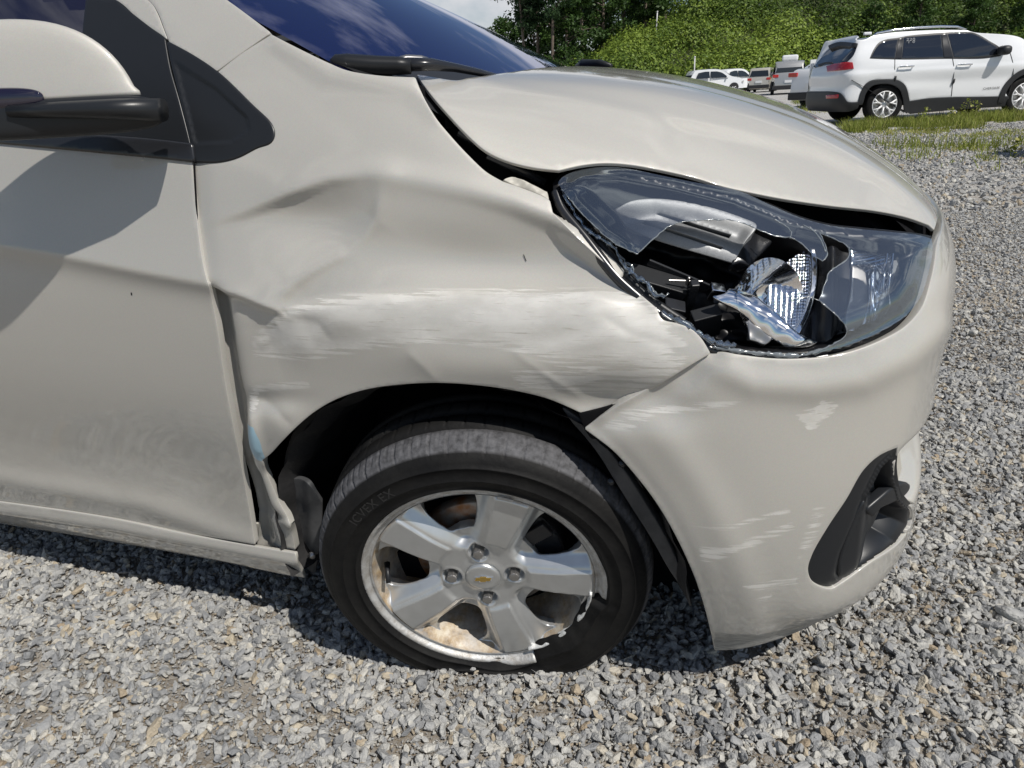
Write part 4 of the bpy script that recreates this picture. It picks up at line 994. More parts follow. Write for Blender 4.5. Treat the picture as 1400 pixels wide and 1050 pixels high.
# ================================================================== the smashed headlight
lamp = to_car(empty('headlight'))
def in_lamp(o): o.parent = lamp; o.matrix_parent_inverse = Matrix(); return o
OUTL = [(763, 251, 1), (768, 243), (786, 234), (814, 228), (849, 229), (900, 239), (943, 248), (1010, 261), (1051, 279), (1093, 297), (1134, 308), (1176, 313), (1217, 317), (1259, 322), (1274, 327, 1),
        (1275, 345), (1269, 374), (1259, 405), (1238, 432), (1196, 457), (1155, 473), (1114, 484), (1085, 487), (1051, 486), (1010, 481), (977, 473), (952, 457), (919, 436), (898, 420), (865, 395), (840, 366), (811, 326), (782, 293), (766, 268)]
OUTER = [(757, 250, 1), (766, 240), (786, 230), (814, 224), (849, 225), (900, 234), (950, 244), (1010, 259), (1051, 277), (1093, 295), (1134, 306), (1176, 311), (1217, 315), (1259, 320), (1278, 324, 1), (1281, 345), (1274, 380), (1262, 414), (1238, 440), (1196, 464), (1155, 480), (1114, 490), (1085, 493), (1051, 492), (1010, 487), (974, 480), (945, 460), (905, 438), (880, 415), (850, 390), (820, 356), (790, 322), (764, 290), (758, 270)]
OA = np.array([p[:2] for p in OUTL], float)
def hs_disp(q, P):
    d, _, _ = polydist(q, OA, True); i = inside(q, OA); dd = np.where(i, d, 0)
    dep = .115-.060*smooth01((q[:, 0]-1130)/80)-.03*smooth01((900-q[:, 0])/80)
    return np.where(i, 0, -.004)-dep*smooth01((dd-3)/26)-.006*np.exp(-((dd-5)/3.)**2)+.004*np.sin(q[:, 0]/13)*np.sin(q[:, 1]/9)*smooth01(dd/30)
in_lamp(panel('lamp_housing', SIDE, OUTER, M['housing'], None, disp=hs_disp, off=-.010, step=.005, flange=.02))
LENS = [(763, 251, 1), (768, 243), (786, 234), (814, 228), (849, 229), (900, 239), (943, 248), (1010, 261), (1051, 279), (1093, 297), (1134, 308), (1176, 313), (1217, 317), (1259, 322), (1274, 327, 1),
        (1275, 345), (1269, 374), (1259, 405), (1238, 432), (1196, 457), (1155, 473), (1110, 484, 1), (1134, 473), (1157, 457), (1155, 444), (1138, 426, 1), (1120, 411, 1), (1130, 382, 1), (1134, 372), (1159, 353), (1161, 339, 1),
        (1148, 330), (1120, 318, 1), (1128, 334), (1131, 350), (1124, 357, 1), (1109, 346), (1095, 332), (1080, 324, 1), (1060, 323), (1040, 315), (1005, 302), (959, 301), (925, 305), (911, 311, 1), (871, 347, 1), (842, 334, 1), (822, 318), (798, 294), (775, 268)]
def lens_disp(q, P):
    d, _, _ = polydist(q, OA, True)
    g = .010*smooth01(d/40)
    d1, s1, _ = polydist(q, [(775, 262), (800, 250), (850, 250), (920, 262), (1000, 285), (1060, 305), (1140, 325), (1270, 340)]); g += .0030*np.exp(-(d1/10)**2)
    d1, s1, _ = polydist(q, [(780, 262), (800, 285), (830, 318), (860, 338)]); g += .002*np.exp(-(d1/8)**2)
    return g
lens = in_lamp(panel('lens', SIDE, LENS, M['lens'], None, disp=lens_disp, off=.001, step=.0034, flange=0))
def edge_tube(name, pts, off, r, mat, closed=False, jit=0., disp=lens_disp):
    c = catmull(pts, 4, closed=False)
    if jit: c = c+rs.randn(*c.shape)*jit
    uv = solve_px(SIDE, c, disp, off); n0 = SIDE.normal(uv[:, 0], uv[:, 1]); P0 = SIDE.fn(uv[:, 0], uv[:, 1]); P_ = P0+n0*(off+(disp(proj(P0), P0) if disp else 0))[:, None] if disp else P0+n0*off
    rr = np.full(len(P_), r)*(1+.35*rs.randn(len(P_))) if jit else np.full(len(P_), r); rr = np.clip(rr, r*.3, r*2)
    mb = MB(); mb.tube(P_, list(rr), 6); return in_lamp(mb.build(name, mat, None))
i0 = LENS.index((1110, 484, 1)); 
edge_tube('broken_lens_edge', LENS[i0:], .001, .0008, M['lens_edge'], jit=.35)
edge_tube('lens_crack', [(1120, 411), (1104, 406), (1085, 409)], .001, .0006, M['lens_edge'], jit=.3)
edge_tube('lens_crack', [(1058, 300), (1070, 306), (1082, 318), (1080, 326)], .001, .0007, M['lens_edge'], jit=.3)
edge_tube('lens_crack', [(1098, 308), (1112, 316), (1122, 328), (1129, 345)], .001, .0008, M['lens_edge'], jit=.3)
# remnants of lens and glue along the lower rim
edge_tube('lens_remnant', [(768, 262), (785, 290), (808, 318), (822, 325), (838, 338), (846, 352), (862, 372), (885, 388), (893, 403), (908, 405)], -.010, .0032, M['lens'], jit=.9)
edge_tube('lens_remnant', [(842, 345), (860, 362), (872, 380), (890, 392), (898, 402), (912, 404)], -.016, .0016, M['lens_edge'], jit=1.4)
edge_tube('lens_remnant', [(905, 428), (930, 440), (958, 458), (985, 470), (1004, 473)], -.004, .0042, M['lens'], jit=.6)
edge_tube('lens_remnant', [(975, 474), (1010, 480), (1051, 484), (1090, 486), (1120, 480), (1160, 470), (1196, 455), (1238, 430)], -.004, .0026, M['lens_edge'], jit=.4)
edge_tube('lamp_seal', [(760, 262), (768, 285), (800, 325), (842, 378), (875, 408), (905, 432), (950, 463), (975, 479), (1020, 488), (1085, 493), (1130, 488)], -.012, .0075, M['black_gloss'], disp=None)
edge_tube('lamp_seal', [(764, 250), (780, 280), (812, 322), (845, 362), (870, 392), (900, 417), (935, 440)], -.020, .0065, M['black'], disp=None)
# satin grey shroud with two slots
SAT = [(842, 288, 1), (862, 276), (900, 272), (960, 281), (1015, 298), (1034, 308), (1018, 330), (1003, 359, 1), (975, 351), (930, 338), (890, 325), (857, 308)]
SLOT1 = [(896, 293, 1), (902, 290, 1), (1001, 320, 1), (998, 325, 1)]
SLOT2 = [(873, 304, 1), (882, 301, 1), (990, 337, 1), (986, 342, 1)]
def sat_disp(q, P):
    d, s, _ = polydist(q, [(850, 282), (900, 276), (960, 283), (1020, 302)]); e, _, _ = polydist(q, [(857, 308), (890, 325), (930, 338), (1003, 359)])
    return .012-.020*np.exp(-(e/22)**1.5)-.010*np.exp(-(d/14)**2)
in_lamp(panel('satin_shroud', SIDE, SAT, M['satin'], None, holes=[SLOT1, SLOT2], disp=sat_disp, off=-.040, step=.003, bev=.001, flange=.01))
in_lamp(panel('shroud_backing', SIDE, [(850, 290, 1), (900, 280), (1020, 308), (1003, 352, 1), (930, 332), (868, 306)], M['black_gloss'], None, disp=sat_disp, off=-.048, step=.006, flange=0))
in_lamp(panel('shroud_edge_band', SIDE, [(1034, 308, 1), (1060, 320), (1048, 334), (1034, 350), (1026, 361, 1), (1012, 356), (1003, 359, 1), (1018, 330)], M['black_gloss'], None, off=-.034, step=.004, bev=.003, flange=.02, disp=lambda q, P: -.010*smooth01((q[:, 0]-1025)/30)))
# dark ribs and brackets inside the cavity
def lamp_box(px, py, off, size, mat, name, rot=0.):
    w = SIDE.hit(px, py); a = np.array([w[0]]); b = np.array([w[1]]); P_ = SIDE.fn(a, b)[0]+SIDE.normal(a, b)[0]*off
    mb = MB(); mb.box((0, 0, 0), size); o = mb.build(name, mat, None, False); o.location = P_; o.rotation_euler = (R_(35), rot, R_(22)); add_bevel(o, .0015); return in_lamp(o)
lamp_box(938, 358, -.055, (.10, .004, .018), M['black_gloss'], 'cavity_bracket', .45)
lamp_box(905, 372, -.050, (.085, .030, .022), M['black'], 'cavity_bracket', .35)
lamp_box(955, 395, -.065, (.012, .012, .085), M['black_gloss'], 'cavity_bracket')
lamp_box(925, 415, -.045, (.030, .02, .025), M['black_gloss'], 'cavity_bracket', .3)
lamp_box(975, 430, -.060, (.04, .02, .05), M['black'], 'cavity_bracket', -.2)
lamp_box(945, 372, -.036, (.050, .0025, .003), M['steel'], 'adjuster_rod', .1)
lamp_box(948, 372, -.036, (.004, .004, .016), M['steel'], 'adjuster_rod', .1)
lamp_box(990, 383, -.045, (.020, .016, .022), M['chrome'], 'bulb_socket', .2)
# main reflector bowl
w = SIDE.hit(1064, 396); a_, b_ = np.array([w[0]]), np.array([w[1]]); RC = Vector(SIDE.fn(a_, b_)[0]+SIDE.normal(a_, b_)[0]*(-.030)); RN = Vector((.62, -.72, .30)).normalized()
def bowl(name, c, nrm, r, depth, mat, flute=None, nr=26, na=96, a0=0, a1=360):
    q = nrm.to_track_quat('Z', 'Y').to_matrix(); V = []
    for i in range(nr+1):
        t = .12+.88*i/nr
        for j in range(na+1):
            a = R_(a0+(a1-a0)*j/na); z = -depth*(1-t*t)
            x, y = r*t*math.cos(a), r*t*math.sin(a)
            if flute: z += flute(x, y)
            V.append(Vector(c)+q @ Vector((x, y, z)))
    Fc = [(i*(na+1)+j, i*(na+1)+j+1, (i+1)*(na+1)+j+1, (i+1)*(na+1)+j) for i in range(nr) for j in range(na)]
    return in_lamp(mesh_obj(name, V, Fc, mat))
bowl('reflector_bowl', RC, RN, .056, .040, M['chrome'], nr=40, na=140)
in_lamp(panel('fluted_reflector', SIDE, [(1110, 338, 1), (1112, 360), (1110, 395), (1100, 430), (1089, 452, 1), (1070, 438), (1055, 420), (1051, 398), (1060, 375), (1082, 352)], M['chrome'], None,
    off=-.047, step=.0011, bev=.001, flange=.006, disp=lambda q, P: -.010*smooth01((1112-q[:, 0])/60)+.0011*np.abs(np.sin((P[:, 2])*math.pi/.0042))+.0005*np.sin(P[:, 0]*900)))
in_lamp(panel('reflector_rim', SIDE, [(1108, 336, 1), (1114, 336, 1), (1117, 362), (1115, 395), (1105, 432), (1091, 458, 1), (1087, 454, 1), (1100, 428), (1109, 394), (1111, 360)], M['chrome'], None, off=-.036, step=.002, bev=.001, flange=.02))
in_lamp(panel('inner_bezel', SIDE, [(1116, 334, 1), (1136, 336), (1164, 346), (1170, 380), (1160, 420), (1150, 450), (1120, 470), (1094, 468, 1), (1108, 436), (1118, 395), (1120, 360)], M['black_gloss'], None, off=-.034, step=.004, bev=.002, flange=.03, disp=lambda q, P: .008*np.exp(-((q[:, 0]-1150)/9)**2)-.012*np.exp(-((q[:, 0]-1130)/10)**2)))
in_lamp(panel('chrome_sweep', SIDE, [(975, 405, 1), (992, 401), (997, 395), (1010, 396), (1035, 406), (1050, 418), (1066, 431), (1080, 446), (1091, 455), (1118, 468, 1), (1104, 474), (1074, 474, 1), (1056, 462), (1042, 452), (1030, 442), (1022, 433), (1008, 423), (990, 414)], M['chrome'], None,
    off=-.026, step=.0025, bev=.001, flange=.012, disp=lambda q, P: .012*np.exp(-(polydist(q, [(985, 404), (1015, 404), (1050, 424), (1095, 462)])[0]/20)**2)+.0010*np.sin(q[:, 0]/7.)*np.sin(q[:, 1]/8.)))
in_lamp(panel('torn_reflector_piece', SIDE, [(1022, 440, 1), (1030, 436), (1036, 447), (1048, 450), (1054, 462), (1046, 470), (1034, 466), (1026, 464, 1)], M['steel'], None, off=-.022, step=.003, bev=.001, disp=lambda q, P: .0018*np.sin(q[:, 0]/7)*np.sin(q[:, 1]/6)))
mb = MB(); q_ = RN.to_track_quat('Z', 'Y').to_matrix()
wq = SIDE.hit(1020, 384); BC = Vector(SIDE.fn(np.array([wq[0]]), np.array([wq[1]]))[0]+SIDE.normal(np.array([wq[0]]), np.array([wq[1]]))[0]*(-.040))
mb.lathe([(0, .018), (.006, .018), (.009, .015), (.0095, -.012), (.008, -.02)], 24, c=BC, M=Matrix.Rotation(R_(-60), 3, 'X') @ Matrix.Rotation(R_(10), 3, 'Y')); in_lamp(mb.build('bulb_shield', M['chrome'], None))
# turn signal chamber behind the remaining lens
in_lamp(panel('signal_backing', SIDE, [(1120, 322, 1), (1180, 328), (1262, 334, 1), (1262, 370), (1250, 402), (1225, 428), (1180, 452), (1140, 466, 1), (1150, 440), (1165, 400), (1160, 350)], M['satin'], None, off=-.042, step=.005, flange=0, disp=lambda q, P: .006*np.sin(q[:, 0]/11)))
in_lamp(panel('fluted_signal_reflector', SIDE, [(1164, 339, 1), (1195, 338), (1223, 337, 1), (1222, 360), (1221, 371, 1), (1213, 380, 1), (1199, 364), (1186, 360), (1165, 362, 1)], M['chrome'], None, off=-.030, step=.0012, bev=.001, flange=.01,
    disp=lambda q, P: .0011*np.abs(np.sin(P[:, 2]*math.pi/.0045))))
in_lamp(panel('signal_reflector', SIDE, [(1182, 371, 1), (1199, 365, 1), (1208, 383), (1216, 404), (1216, 427), (1197, 440), (1168, 452, 1), (1177, 440), (1185, 425), (1188, 400)], M['chrome'], None, off=-.024, step=.002, bev=.001, flange=.015,
    disp=lambda q, P: -.010*np.exp(-((q[:, 0]-1196)/9)**2)))
in_lamp(panel('signal_inner_panel', SIDE, [(1166, 363, 1), (1182, 371), (1188, 396), (1185, 425), (1176, 446), (1158, 452, 1), (1158, 430), (1164, 400)], M['steel'], None, off=-.030, step=.003, bev=.001, flange=.01))
mb = MB()
for x0 in (1232, 1240):
    P1 = SIDE.fn(*[np.array([w]) for w in SIDE.hit(x0, 352)])[0]; P2 = SIDE.fn(*[np.array([w]) for w in SIDE.hit(x0-7, 405)])[0]; n_ = np.array([-.5, .7, 0])*.03
    mb.tube([P1+n_, P2+n_], .002, 8)
in_lamp(mb.build('light_guide', M['chrome'], None))
# ================================================================== ground and gravel
GR = .05
def gpoint(px, D, z=GR):
    """ground position seen in column px (near the horizon) at depth D"""
    P_ = CAM+np.array([-_sy, _cy, 0])*D+np.array([_cy, _sy, 0])*D*(px-700)/FPX*1.0
    return np.array([P_[0], P_[1], z])
FH = np.array([-_sy, _cy]); RH = np.array([_cy, _sy])
def cam_xy(P): d = np.asarray(P)[:, :2]-CAM[:2]; return d@RH, d@FH
def fnoise(X, Y, s, seed=0., oct_=3):
    out = np.zeros(len(X)); 
    for i in range(len(X)): out[i] = noise.fractal(Vector((X[i]*s+seed, Y[i]*s-seed, seed*.7)), .8, 2.1, oct_)
    return out
gm = Mat('gravel and dirt', (.3, .28, .25), .95)
_a = gm.vor(75, out='Color'); _ad = gm.vor(75, 'DISTANCE_TO_EDGE'); _b = gm.vor(26, out='Color'); _bd = gm.vor(26, 'DISTANCE_TO_EDGE')
_st = gm.ramp(_a, [(.1, (.25, .255, .26)), (.5, (.42, .425, .42)), (.9, (.58, .575, .55))])
_st2 = gm.ramp(_b, [(.1, (.30, .305, .31)), (.5, (.45, .45, .44)), (.9, (.60, .59, .56))])
_e = gm.ramp(_ad, [(.02, 0), (.10, 1)]); _n1 = gm.noise(.9, 6, .65); _n2 = gm.noise(5, 6, .7)
_c = gm.mix(_e, (.19, .155, .11), _st); _c = gm.mix(gm.ramp(_n2, [(.45, 0), (.6, .6)]), _c, _st2)
_g = gm.n('ShaderNodeNewGeometry'); _d = gm.n('ShaderNodeVectorMath', op='LENGTH'); gm.l(_g.outputs['Position'], _d.inputs[0])
_soil = gm.ramp(gm.noise(38, 8, .7), [(.3, (.15, .115, .072)), (.55, (.26, .205, .14)), (.75, (.36, .31, .24))])
_c = gm.mix(gm.ramp(gm.math('MULTIPLY', _d.outputs['Value'], .1), [(.35, 0), (.9, 1)]), gm.mix(.45, _soil, _c), _c)
_c = gm.mix(gm.ramp(_n1, [(.52, 0), (.66, .65)]), _c, gm.ramp(_n2, [(.3, (.24, .19, .13)), (.7, (.42, .36, .27))]))
gm.col(_c); gm.bump(gm.noise(160, 8, .75), .8, .01)
# one sheet, finer near the car, dished a little
gx = np.unique(np.concatenate([np.linspace(-400, -8, 18), np.linspace(-8, 12, 81), np.linspace(12, 400, 18)])); gy = np.unique(np.concatenate([np.linspace(-400, -6, 14), np.linspace(-6, 14, 81), np.linspace(14, 500, 20)]))
X_, Y_ = np.meshgrid(gx, gy, indexing='ij'); xr, yr = X_.ravel(), Y_.ravel()
near = np.hypot(xr, yr) < 25; hz = np.full(len(xr), GR-.006); hz[near] += .012*fnoise(xr[near], yr[near], .55, 3.)*np.clip(1-np.hypot(xr[near], yr[near])/22, 0, 1)*np.clip((np.hypot(xr[near]-0, yr[near])-.9)/1.5, 0, 1)
gnd = mesh_obj('gravel_lot', np.stack([xr, yr, hz], 1), gridF(np.arange(len(xr)).reshape(len(gx), len(gy))), gm); gnd['kind'] = 'structure'

stm = Mat('crushed stone', (.3, .3, .3), .88)
oi = stm.n('ShaderNodeObjectInfo').outputs['Random']
_c = stm.ramp(oi, [(.0, (.20, .205, .21)), (.18, (.31, .315, .32)), (.45, (.375, .375, .365)), (.72, (.445, .44, .415)), (.88, (.54, .525, .48)), (.95, (.46, .405, .31)), (1.0, (.33, .26, .18))])
_nn = stm.noise(.55, 5, .65, which='Object')
_c = stm.mix(1.0, _c, stm.ramp(_nn, [(.3, (.70, .70, .71)), (.7, (1.12, 1.11, 1.08))]), 'MULTIPLY')
stm.col(_c); stm.bump(_nn, .4, .1)
stone_col = bpy.data.collections.new('stones')
for k in range(10):
    bm = bmesh.new(); r_ = random.Random(50+k); n = 16
    for i in range(n):
        v = Vector((r_.gauss(0, 1), r_.gauss(0, 1), r_.gauss(0, 1))).normalized(); f = r_.uniform(.75, 1.1)
        bm.verts.new((v.x*f*.62*(1+.25*(k % 3)), v.y*f*.5, v.z*f*.36*(1+.15*(k % 4))))
    bmesh.ops.convex_hull(bm, input=bm.verts)
    for v in [v for v in bm.verts if not v.link_faces]: bm.verts.remove(v)
    bmesh.ops.recalc_face_normals(bm, faces=bm.faces)
    if k % 2 == 0: bmesh.ops.bevel(bm, geom=list(bm.edges), offset=.05, segments=1, affect='EDGES')
    me = bpy.data.meshes.new('stone'); bm.to_mesh(me); bm.free(); me.materials.append(stm.m)
    stone_col.objects.link(bpy.data.objects.new('stone_shape', me))
def scatter_nodes(name, coll):
    g = bpy.data.node_groups.new(name, 'GeometryNodeTree')
    g.interface.new_socket('Geometry', in_out='INPUT', socket_type='NodeSocketGeometry'); g.interface.new_socket('Geometry', in_out='OUTPUT', socket_type='NodeSocketGeometry')
    i = g.nodes.new('NodeGroupInput'); o = g.nodes.new('NodeGroupOutput'); ci = g.nodes.new('GeometryNodeCollectionInfo'); ci.inputs['Collection'].default_value = coll; ci.inputs['Separate Children'].default_value = True; ci.inputs['Reset Children'].default_value = True
    ip = g.nodes.new('GeometryNodeInstanceOnPoints'); ip.inputs['Pick Instance'].default_value = True
    def at(nm, tp_):
        a = g.nodes.new('GeometryNodeInputNamedAttribute'); a.data_type = tp_; a.inputs['Name'].default_value = nm; return a.outputs['Attribute']
    g.links.new(i.outputs[0], ip.inputs['Points']); g.links.new(ci.outputs[0], ip.inputs['Instance'])
    g.links.new(at('idx', 'INT'), ip.inputs['Instance Index']); g.links.new(at('rot', 'FLOAT_VECTOR'), ip.inputs['Rotation']); g.links.new(at('scl', 'FLOAT_VECTOR'), ip.inputs['Scale'])
    g.links.new(ip.outputs[0], o.inputs[0]); return g
def scatter(name, P, rot, scl, idx, coll):
    me = bpy.data.meshes.new(name); me.vertices.add(len(P)); me.vertices.foreach_set('co', np.asarray(P, np.float32).ravel())
    for k, a in (('rot', rot), ('scl', scl)): at = me.attributes.new(k, 'FLOAT_VECTOR', 'POINT'); at.data.foreach_set('vector', np.asarray(a, np.float32).ravel())
    at = me.attributes.new('idx', 'INT', 'POINT'); at.data.foreach_set('value', np.asarray(idx, np.int32))
    o = bpy.data.objects.new(name, me); col.objects.link(o); o['kind'] = 'stuff'
    m_ = o.modifiers.new('scatter', 'NODES'); m_.node_group = scatter_nodes(name, coll); return o
def cand(n, dmin, dmax, pad=430):
    """random ground points whose depth is in range and that lie in or near the field of view"""
    out = []; tot = 0
    while tot < n:
        D = np.sqrt(rs.rand(200000)*(dmax**2-dmin**2)+dmin**2); lat = (rs.rand(200000)*2-1)*(1.45*D+.5)
        P_ = np.stack([CAM[0]+FH[0]*D+RH[0]*lat, CAM[1]+FH[1]*D+RH[1]*lat, np.full(200000, GR)], 1)
        q = proj(P_); k = (q[:, 0] > -pad) & (q[:, 0] < 1400+pad) & (q[:, 1] < 1050+pad*1.2)
        P_ = P_[k]; out.append(P_); tot += len(P_)
    return np.concatenate(out)[:n]
def lownoise(P, s, sd):
    return .5+.25*(np.sin(P[:, 0]*s+sd+1.7*np.sin(P[:, 1]*s*.7+sd))+np.sin(P[:, 1]*s*1.3-sd+1.3*np.sin(P[:, 0]*s*.9)))
PP, RR, SS, II = [], [], [], []
for n, d0, d1, smin, smax, hide in ((190000, .42, 2.3, .0044, .0200, .68), (150000, .42, 2.6, .0018, .0050, 0), (150000, 2.3, 5.2, .0075, .021, .3), (80000, 5.2, 13, .02, .045, .25)):
    P_ = cand(n, d0, d1)
    dirt = lownoise(P_, 13., 1.)*.4+lownoise(P_, 37., 4.)*.6
    keep = rs.rand(len(P_)) > hide*smooth01((dirt-.53)/.16); P_ = P_[keep]
    blk = (P_[:, 1] > 1.5) & (P_[:, 1] < 1.7) & False; P_ = P_[~blk]
    s_ = smin+(smax-smin)*rs.rand(len(P_))**2.6; s_ *= np.where(rs.rand(len(P_)) < .012, 1.55, 1)
    P_[:, 2] += s_*(.02+.36*rs.rand(len(P_)))-.001
    PP.append(P_); RR.append(np.stack([rs.randn(len(P_))*.45, rs.randn(len(P_))*.45, rs.rand(len(P_))*6.283], 1)); SS.append(np.repeat(s_[:, None], 3, 1)*(1+.25*rs.randn(len(P_), 3).clip(-1.5, 1.5)*.5)); II.append(rs.randint(0, 10, len(P_)))
scatter('gravel', np.concatenate(PP), np.concatenate(RR), np.concatenate(SS), np.concatenate(II), stone_col)
# a few single pale rocks that stand out
for k, (px, py, s_) in enumerate(((1380, 838, .030), (1330, 455, .028), (1126, 905, .016), (330, 915, .017), (1060, 942, .014))):
    P_ = at_plane(px, py, 2, GR+.012); o = bpy.data.objects.new('rock', stone_col.objects[k*2].data); col.objects.link(o); o.location = P_; o.scale = (s_*1.5,)*3; o.rotation_euler = (0, .2, k*1.3)
    meta(o, ['large pale rock in the gravel at the lower right beyond the bumper', 'pale rock lying in the gravel to the right of the broken headlight', 'small pale rock on the gravel just past the bumper shadow', 'pale rounded stone on the lit gravel below the sill', 'small pale rock on the gravel below the bumper corner'][k], 'rock')
# ================================================================== white SUV on the far side of the lot
_p = at_plane(1207, 169.5, 2, GR); SF = np.array([math.cos(YAW), math.sin(YAW)]); SL = np.array([-math.sin(YAW), math.cos(YAW)]); SO = _p[:2]-SF*.97
_sb = np.array([(.5, 1.85), (.24, 1.80), (.12, 1.66), (.06, 1.36), (.05, .93), (.06, .5), (.12, .2), (.24, .06), (.5, .01), (.95, 0), (2, 0), (3.2, 0), (4.0, .03), (4.4, .15), (4.62, .5), (4.66, .93)])
_ss = np.concatenate([[0], np.cumsum(np.linalg.norm(np.diff(_sb, axis=0), axis=1))]); _ss = _ss-_ss[4]; SBX, SBY = Spl(_ss, _sb[:, 0]), Spl(_ss, _sb[:, 1])
SOFF = Tens([-.92, -.74, -.43, 0, .43, .74, .92, 1.4, 3.0, 4.2, 4.9, 5.95], [.2, .4, .6, .9, 1.05, 1.15, 1.3, 1.5, 1.62, 1.70], np.array([
 [.10, .10, .10, .08, .06, .06, .06, .06, .06], [0, 0, 0, 0, .02, .03, .02, 0, 0], [0, 0, 0, 0, 0, .02, .01, 0, 0], [.02, .02, .01, 0, 0, 0, 0, .03, .1], [.05, .05, .03, .02, .01, .01, .02, .12, .3],
 [.10, .10, .07, .04, .03, .03, .05, .22, .5], [.22, .21, .16, .10, .07, .07, .10, .36, .8], [.38, .37, .30, .20, .14, .14, .18, .6, 1.1], [.46, .45, .38, .28, .20, .20, .26, .8, 1.3], [.60, .60, .52, .42, .32, .32, .40, .9, 1.5]])[:, [3, 2, 1, 0, 1, 2, 3, 4, 5, 6, 7, 8]].T)
def suv_fn(u, v):
    e = 1e-3; x, y = SBX(u), SBY(u); tx, ty = SBX(u+e)-SBX(u-e), SBY(u+e)-SBY(u-e); L = np.hypot(tx, ty); o = SOFF(u, v)
    s_, l_ = x-ty/L*o, y+tx/L*o
    return np.stack([SO[0]+SF[0]*s_+SL[0]*l_, SO[1]+SF[1]*s_+SL[1]*l_, v+GR], 1)
SUV = Skin(suv_fn, -1.1, 5.9, 340, .15, 1.74, 90)
suv = empty('suv', (SO[0]+SF[0]*2.3+SL[0]*.93, SO[1]+SF[1]*2.3+SL[1]*.93, GR))
meta(suv, 'white SUV with black cladding and dark windows parked in the weeds across the lot', 'suv')
suv_inv = Matrix.Translation(-Vector(suv.location))
def in_suv(o): o.parent = suv; o.matrix_parent_inverse = suv_inv; return o
def zz(L): return [(1080+p[0]/4.375, 20+p[1]/4.375)+tuple(p[2:]) for p in L]
sw = Mat('white SUV paint', (.78, .79, .80), .22, 0, Coat_Weight=1, Coat_Roughness=.03)
scl_ = Mat('black cladding', (.020, .021, .023), .5); sgl = Mat('SUV window glass', (.012, .015, .022), .04, 0, Coat_Weight=1, Coat_Roughness=.02); srd = Mat('red lamp lens', (.42, .006, .008), .12, 0, Coat_Weight=1); sgr = Mat('dark seam', (.03, .03, .03), .8)
def suv_plane(px, py, l):
    d = ray(px, py); n_ = np.array([SL[0], SL[1], 0]); o_ = np.array([*(SO+SL*l), 0]); t = ((o_-CAM)@n_)/(d@n_); return CAM+d*t
def sp(name, L, mat, off=0., step=.03, **k): return in_suv(panel(name, SUV, zz(L), mat, None, off=off, step=step, bev=.003, flange=k.pop('flange', .02), **k))
u1 = lambda px, py: tuple(SUV.hit(px, py))
body_px = zz([(440, 150), (500, 126), (600, 108), (700, 100), (900, 92), (1050, 95), (1110, 108)])
low_px = zz([(1300, 487, 1), (1130, 490), (960, 492), (820, 500), (716, 517, 1), (706, 460), (690, 420), (650, 392), (560, 386), (480, 396), (440, 430), (412, 520, 1), (345, 520), (325, 492), (300, 468)])
bu = [(.55, .63, 1), (-1.08, .63, 1), (-1.08, 1.0), (-1.02, 1.3), (-.92, 1.58, 1), (-.4, 1.6), (0, 1.61), (.45, 1.61)]+[u1(*p[:2])+tuple(p[2:]) for p in body_px]; lu = [u1(*p[:2])+tuple(p[2:]) for p in low_px]
hoodline = [(4.15, 1.38), (4.45, 1.16), (4.7, 1.06), (5.2, .98), (5.9, .90, 1), (5.9, .55, 1), (5.1, .52)]
ub = float(SUV.hit(*zz([(1300, 487)])[0])[0]); fh = .97+2.70+.69   # u of the front hub, roughly
arch = [(fh+.47*math.cos(t), .36+.47*math.sin(t)) for t in np.linspace(.25, math.pi-.35, 9)]
in_suv(panel('body', SUV, bu+hoodline+[(fh+.47, .46, 1)]+arch[1:]+lu, sw, None, px=False, step=.03, bev=.003, flange=.03,
    uvdisp=lambda UV: .012*np.exp(-np.where(UV[:, 1] > .93, (UV[:, 1]-.93)/.03, (.93-UV[:, 1])/.12)**2)-.010*np.exp(-((UV[:, 1]-.72)/.10)**2)))
in_suv(panel('rear_bumper', SUV, [(-1.08, .27, 1), (-1.08, .63, 1), (0, .635), (.55, .63)]+[u1(*p) for p in zz([(300, 470), (325, 494), (345, 522)])]+[u1(*p)+(1,) for p in zz([(412, 522)])]+[u1(*p) for p in zz([(400, 560)])]+[(.98, .27, 1)], scl_, None, px=False, off=.02, step=.03, bev=.003, flange=.02))
sp('wheel_arch_trim', [(408, 535, 1), (430, 455), (462, 412), (500, 395), (560, 390), (640, 392), (678, 412), (700, 450), (716, 517, 1), (700, 600, 1), (684, 600, 1), (676, 500), (655, 445), (610, 418), (550, 414), (490, 428), (455, 470), (430, 540)], scl_, .022, .015)
sp('sill_cladding', [(702, 520, 1), (820, 503), (960, 494), (1130, 492), (1310, 489, 1), (1302, 548, 1), (1000, 568), (700, 596, 1)], scl_, .012)
fa = [(fh+.50*math.cos(t), .36+.50*math.sin(t)) for t in np.linspace(0, math.pi+.2, 12)]; fb = [(fh+.40*math.cos(t), .36+.40*math.sin(t)) for t in np.linspace(math.pi+.2, 0, 12)]
in_suv(panel('wheel_arch_trim', SUV, fa+fb, scl_, None, px=False, off=.022, step=.02, bev=.003))
GQ = [(488, 256, 1), (512, 208), (540, 175), (570, 160), (646, 150, 1), (626, 258, 1)]
G1 = [(672, 260, 1), (682, 138, 1), (905, 119, 1), (918, 254, 1)]
G2 = [(982, 252, 1), (946, 116, 1), (1050, 112), (1100, 118), (1180, 160), (1243, 205), (1248, 235, 1), (1160, 252)]
sp('window_surround', [(478, 262, 1), (500, 212), (532, 168), (570, 150), (650, 138), (700, 128), (905, 108), (1050, 103), (1105, 110), (1190, 156), (1262, 206), (1262, 246, 1), (1160, 262), (920, 264), (672, 268)], scl_, .003)
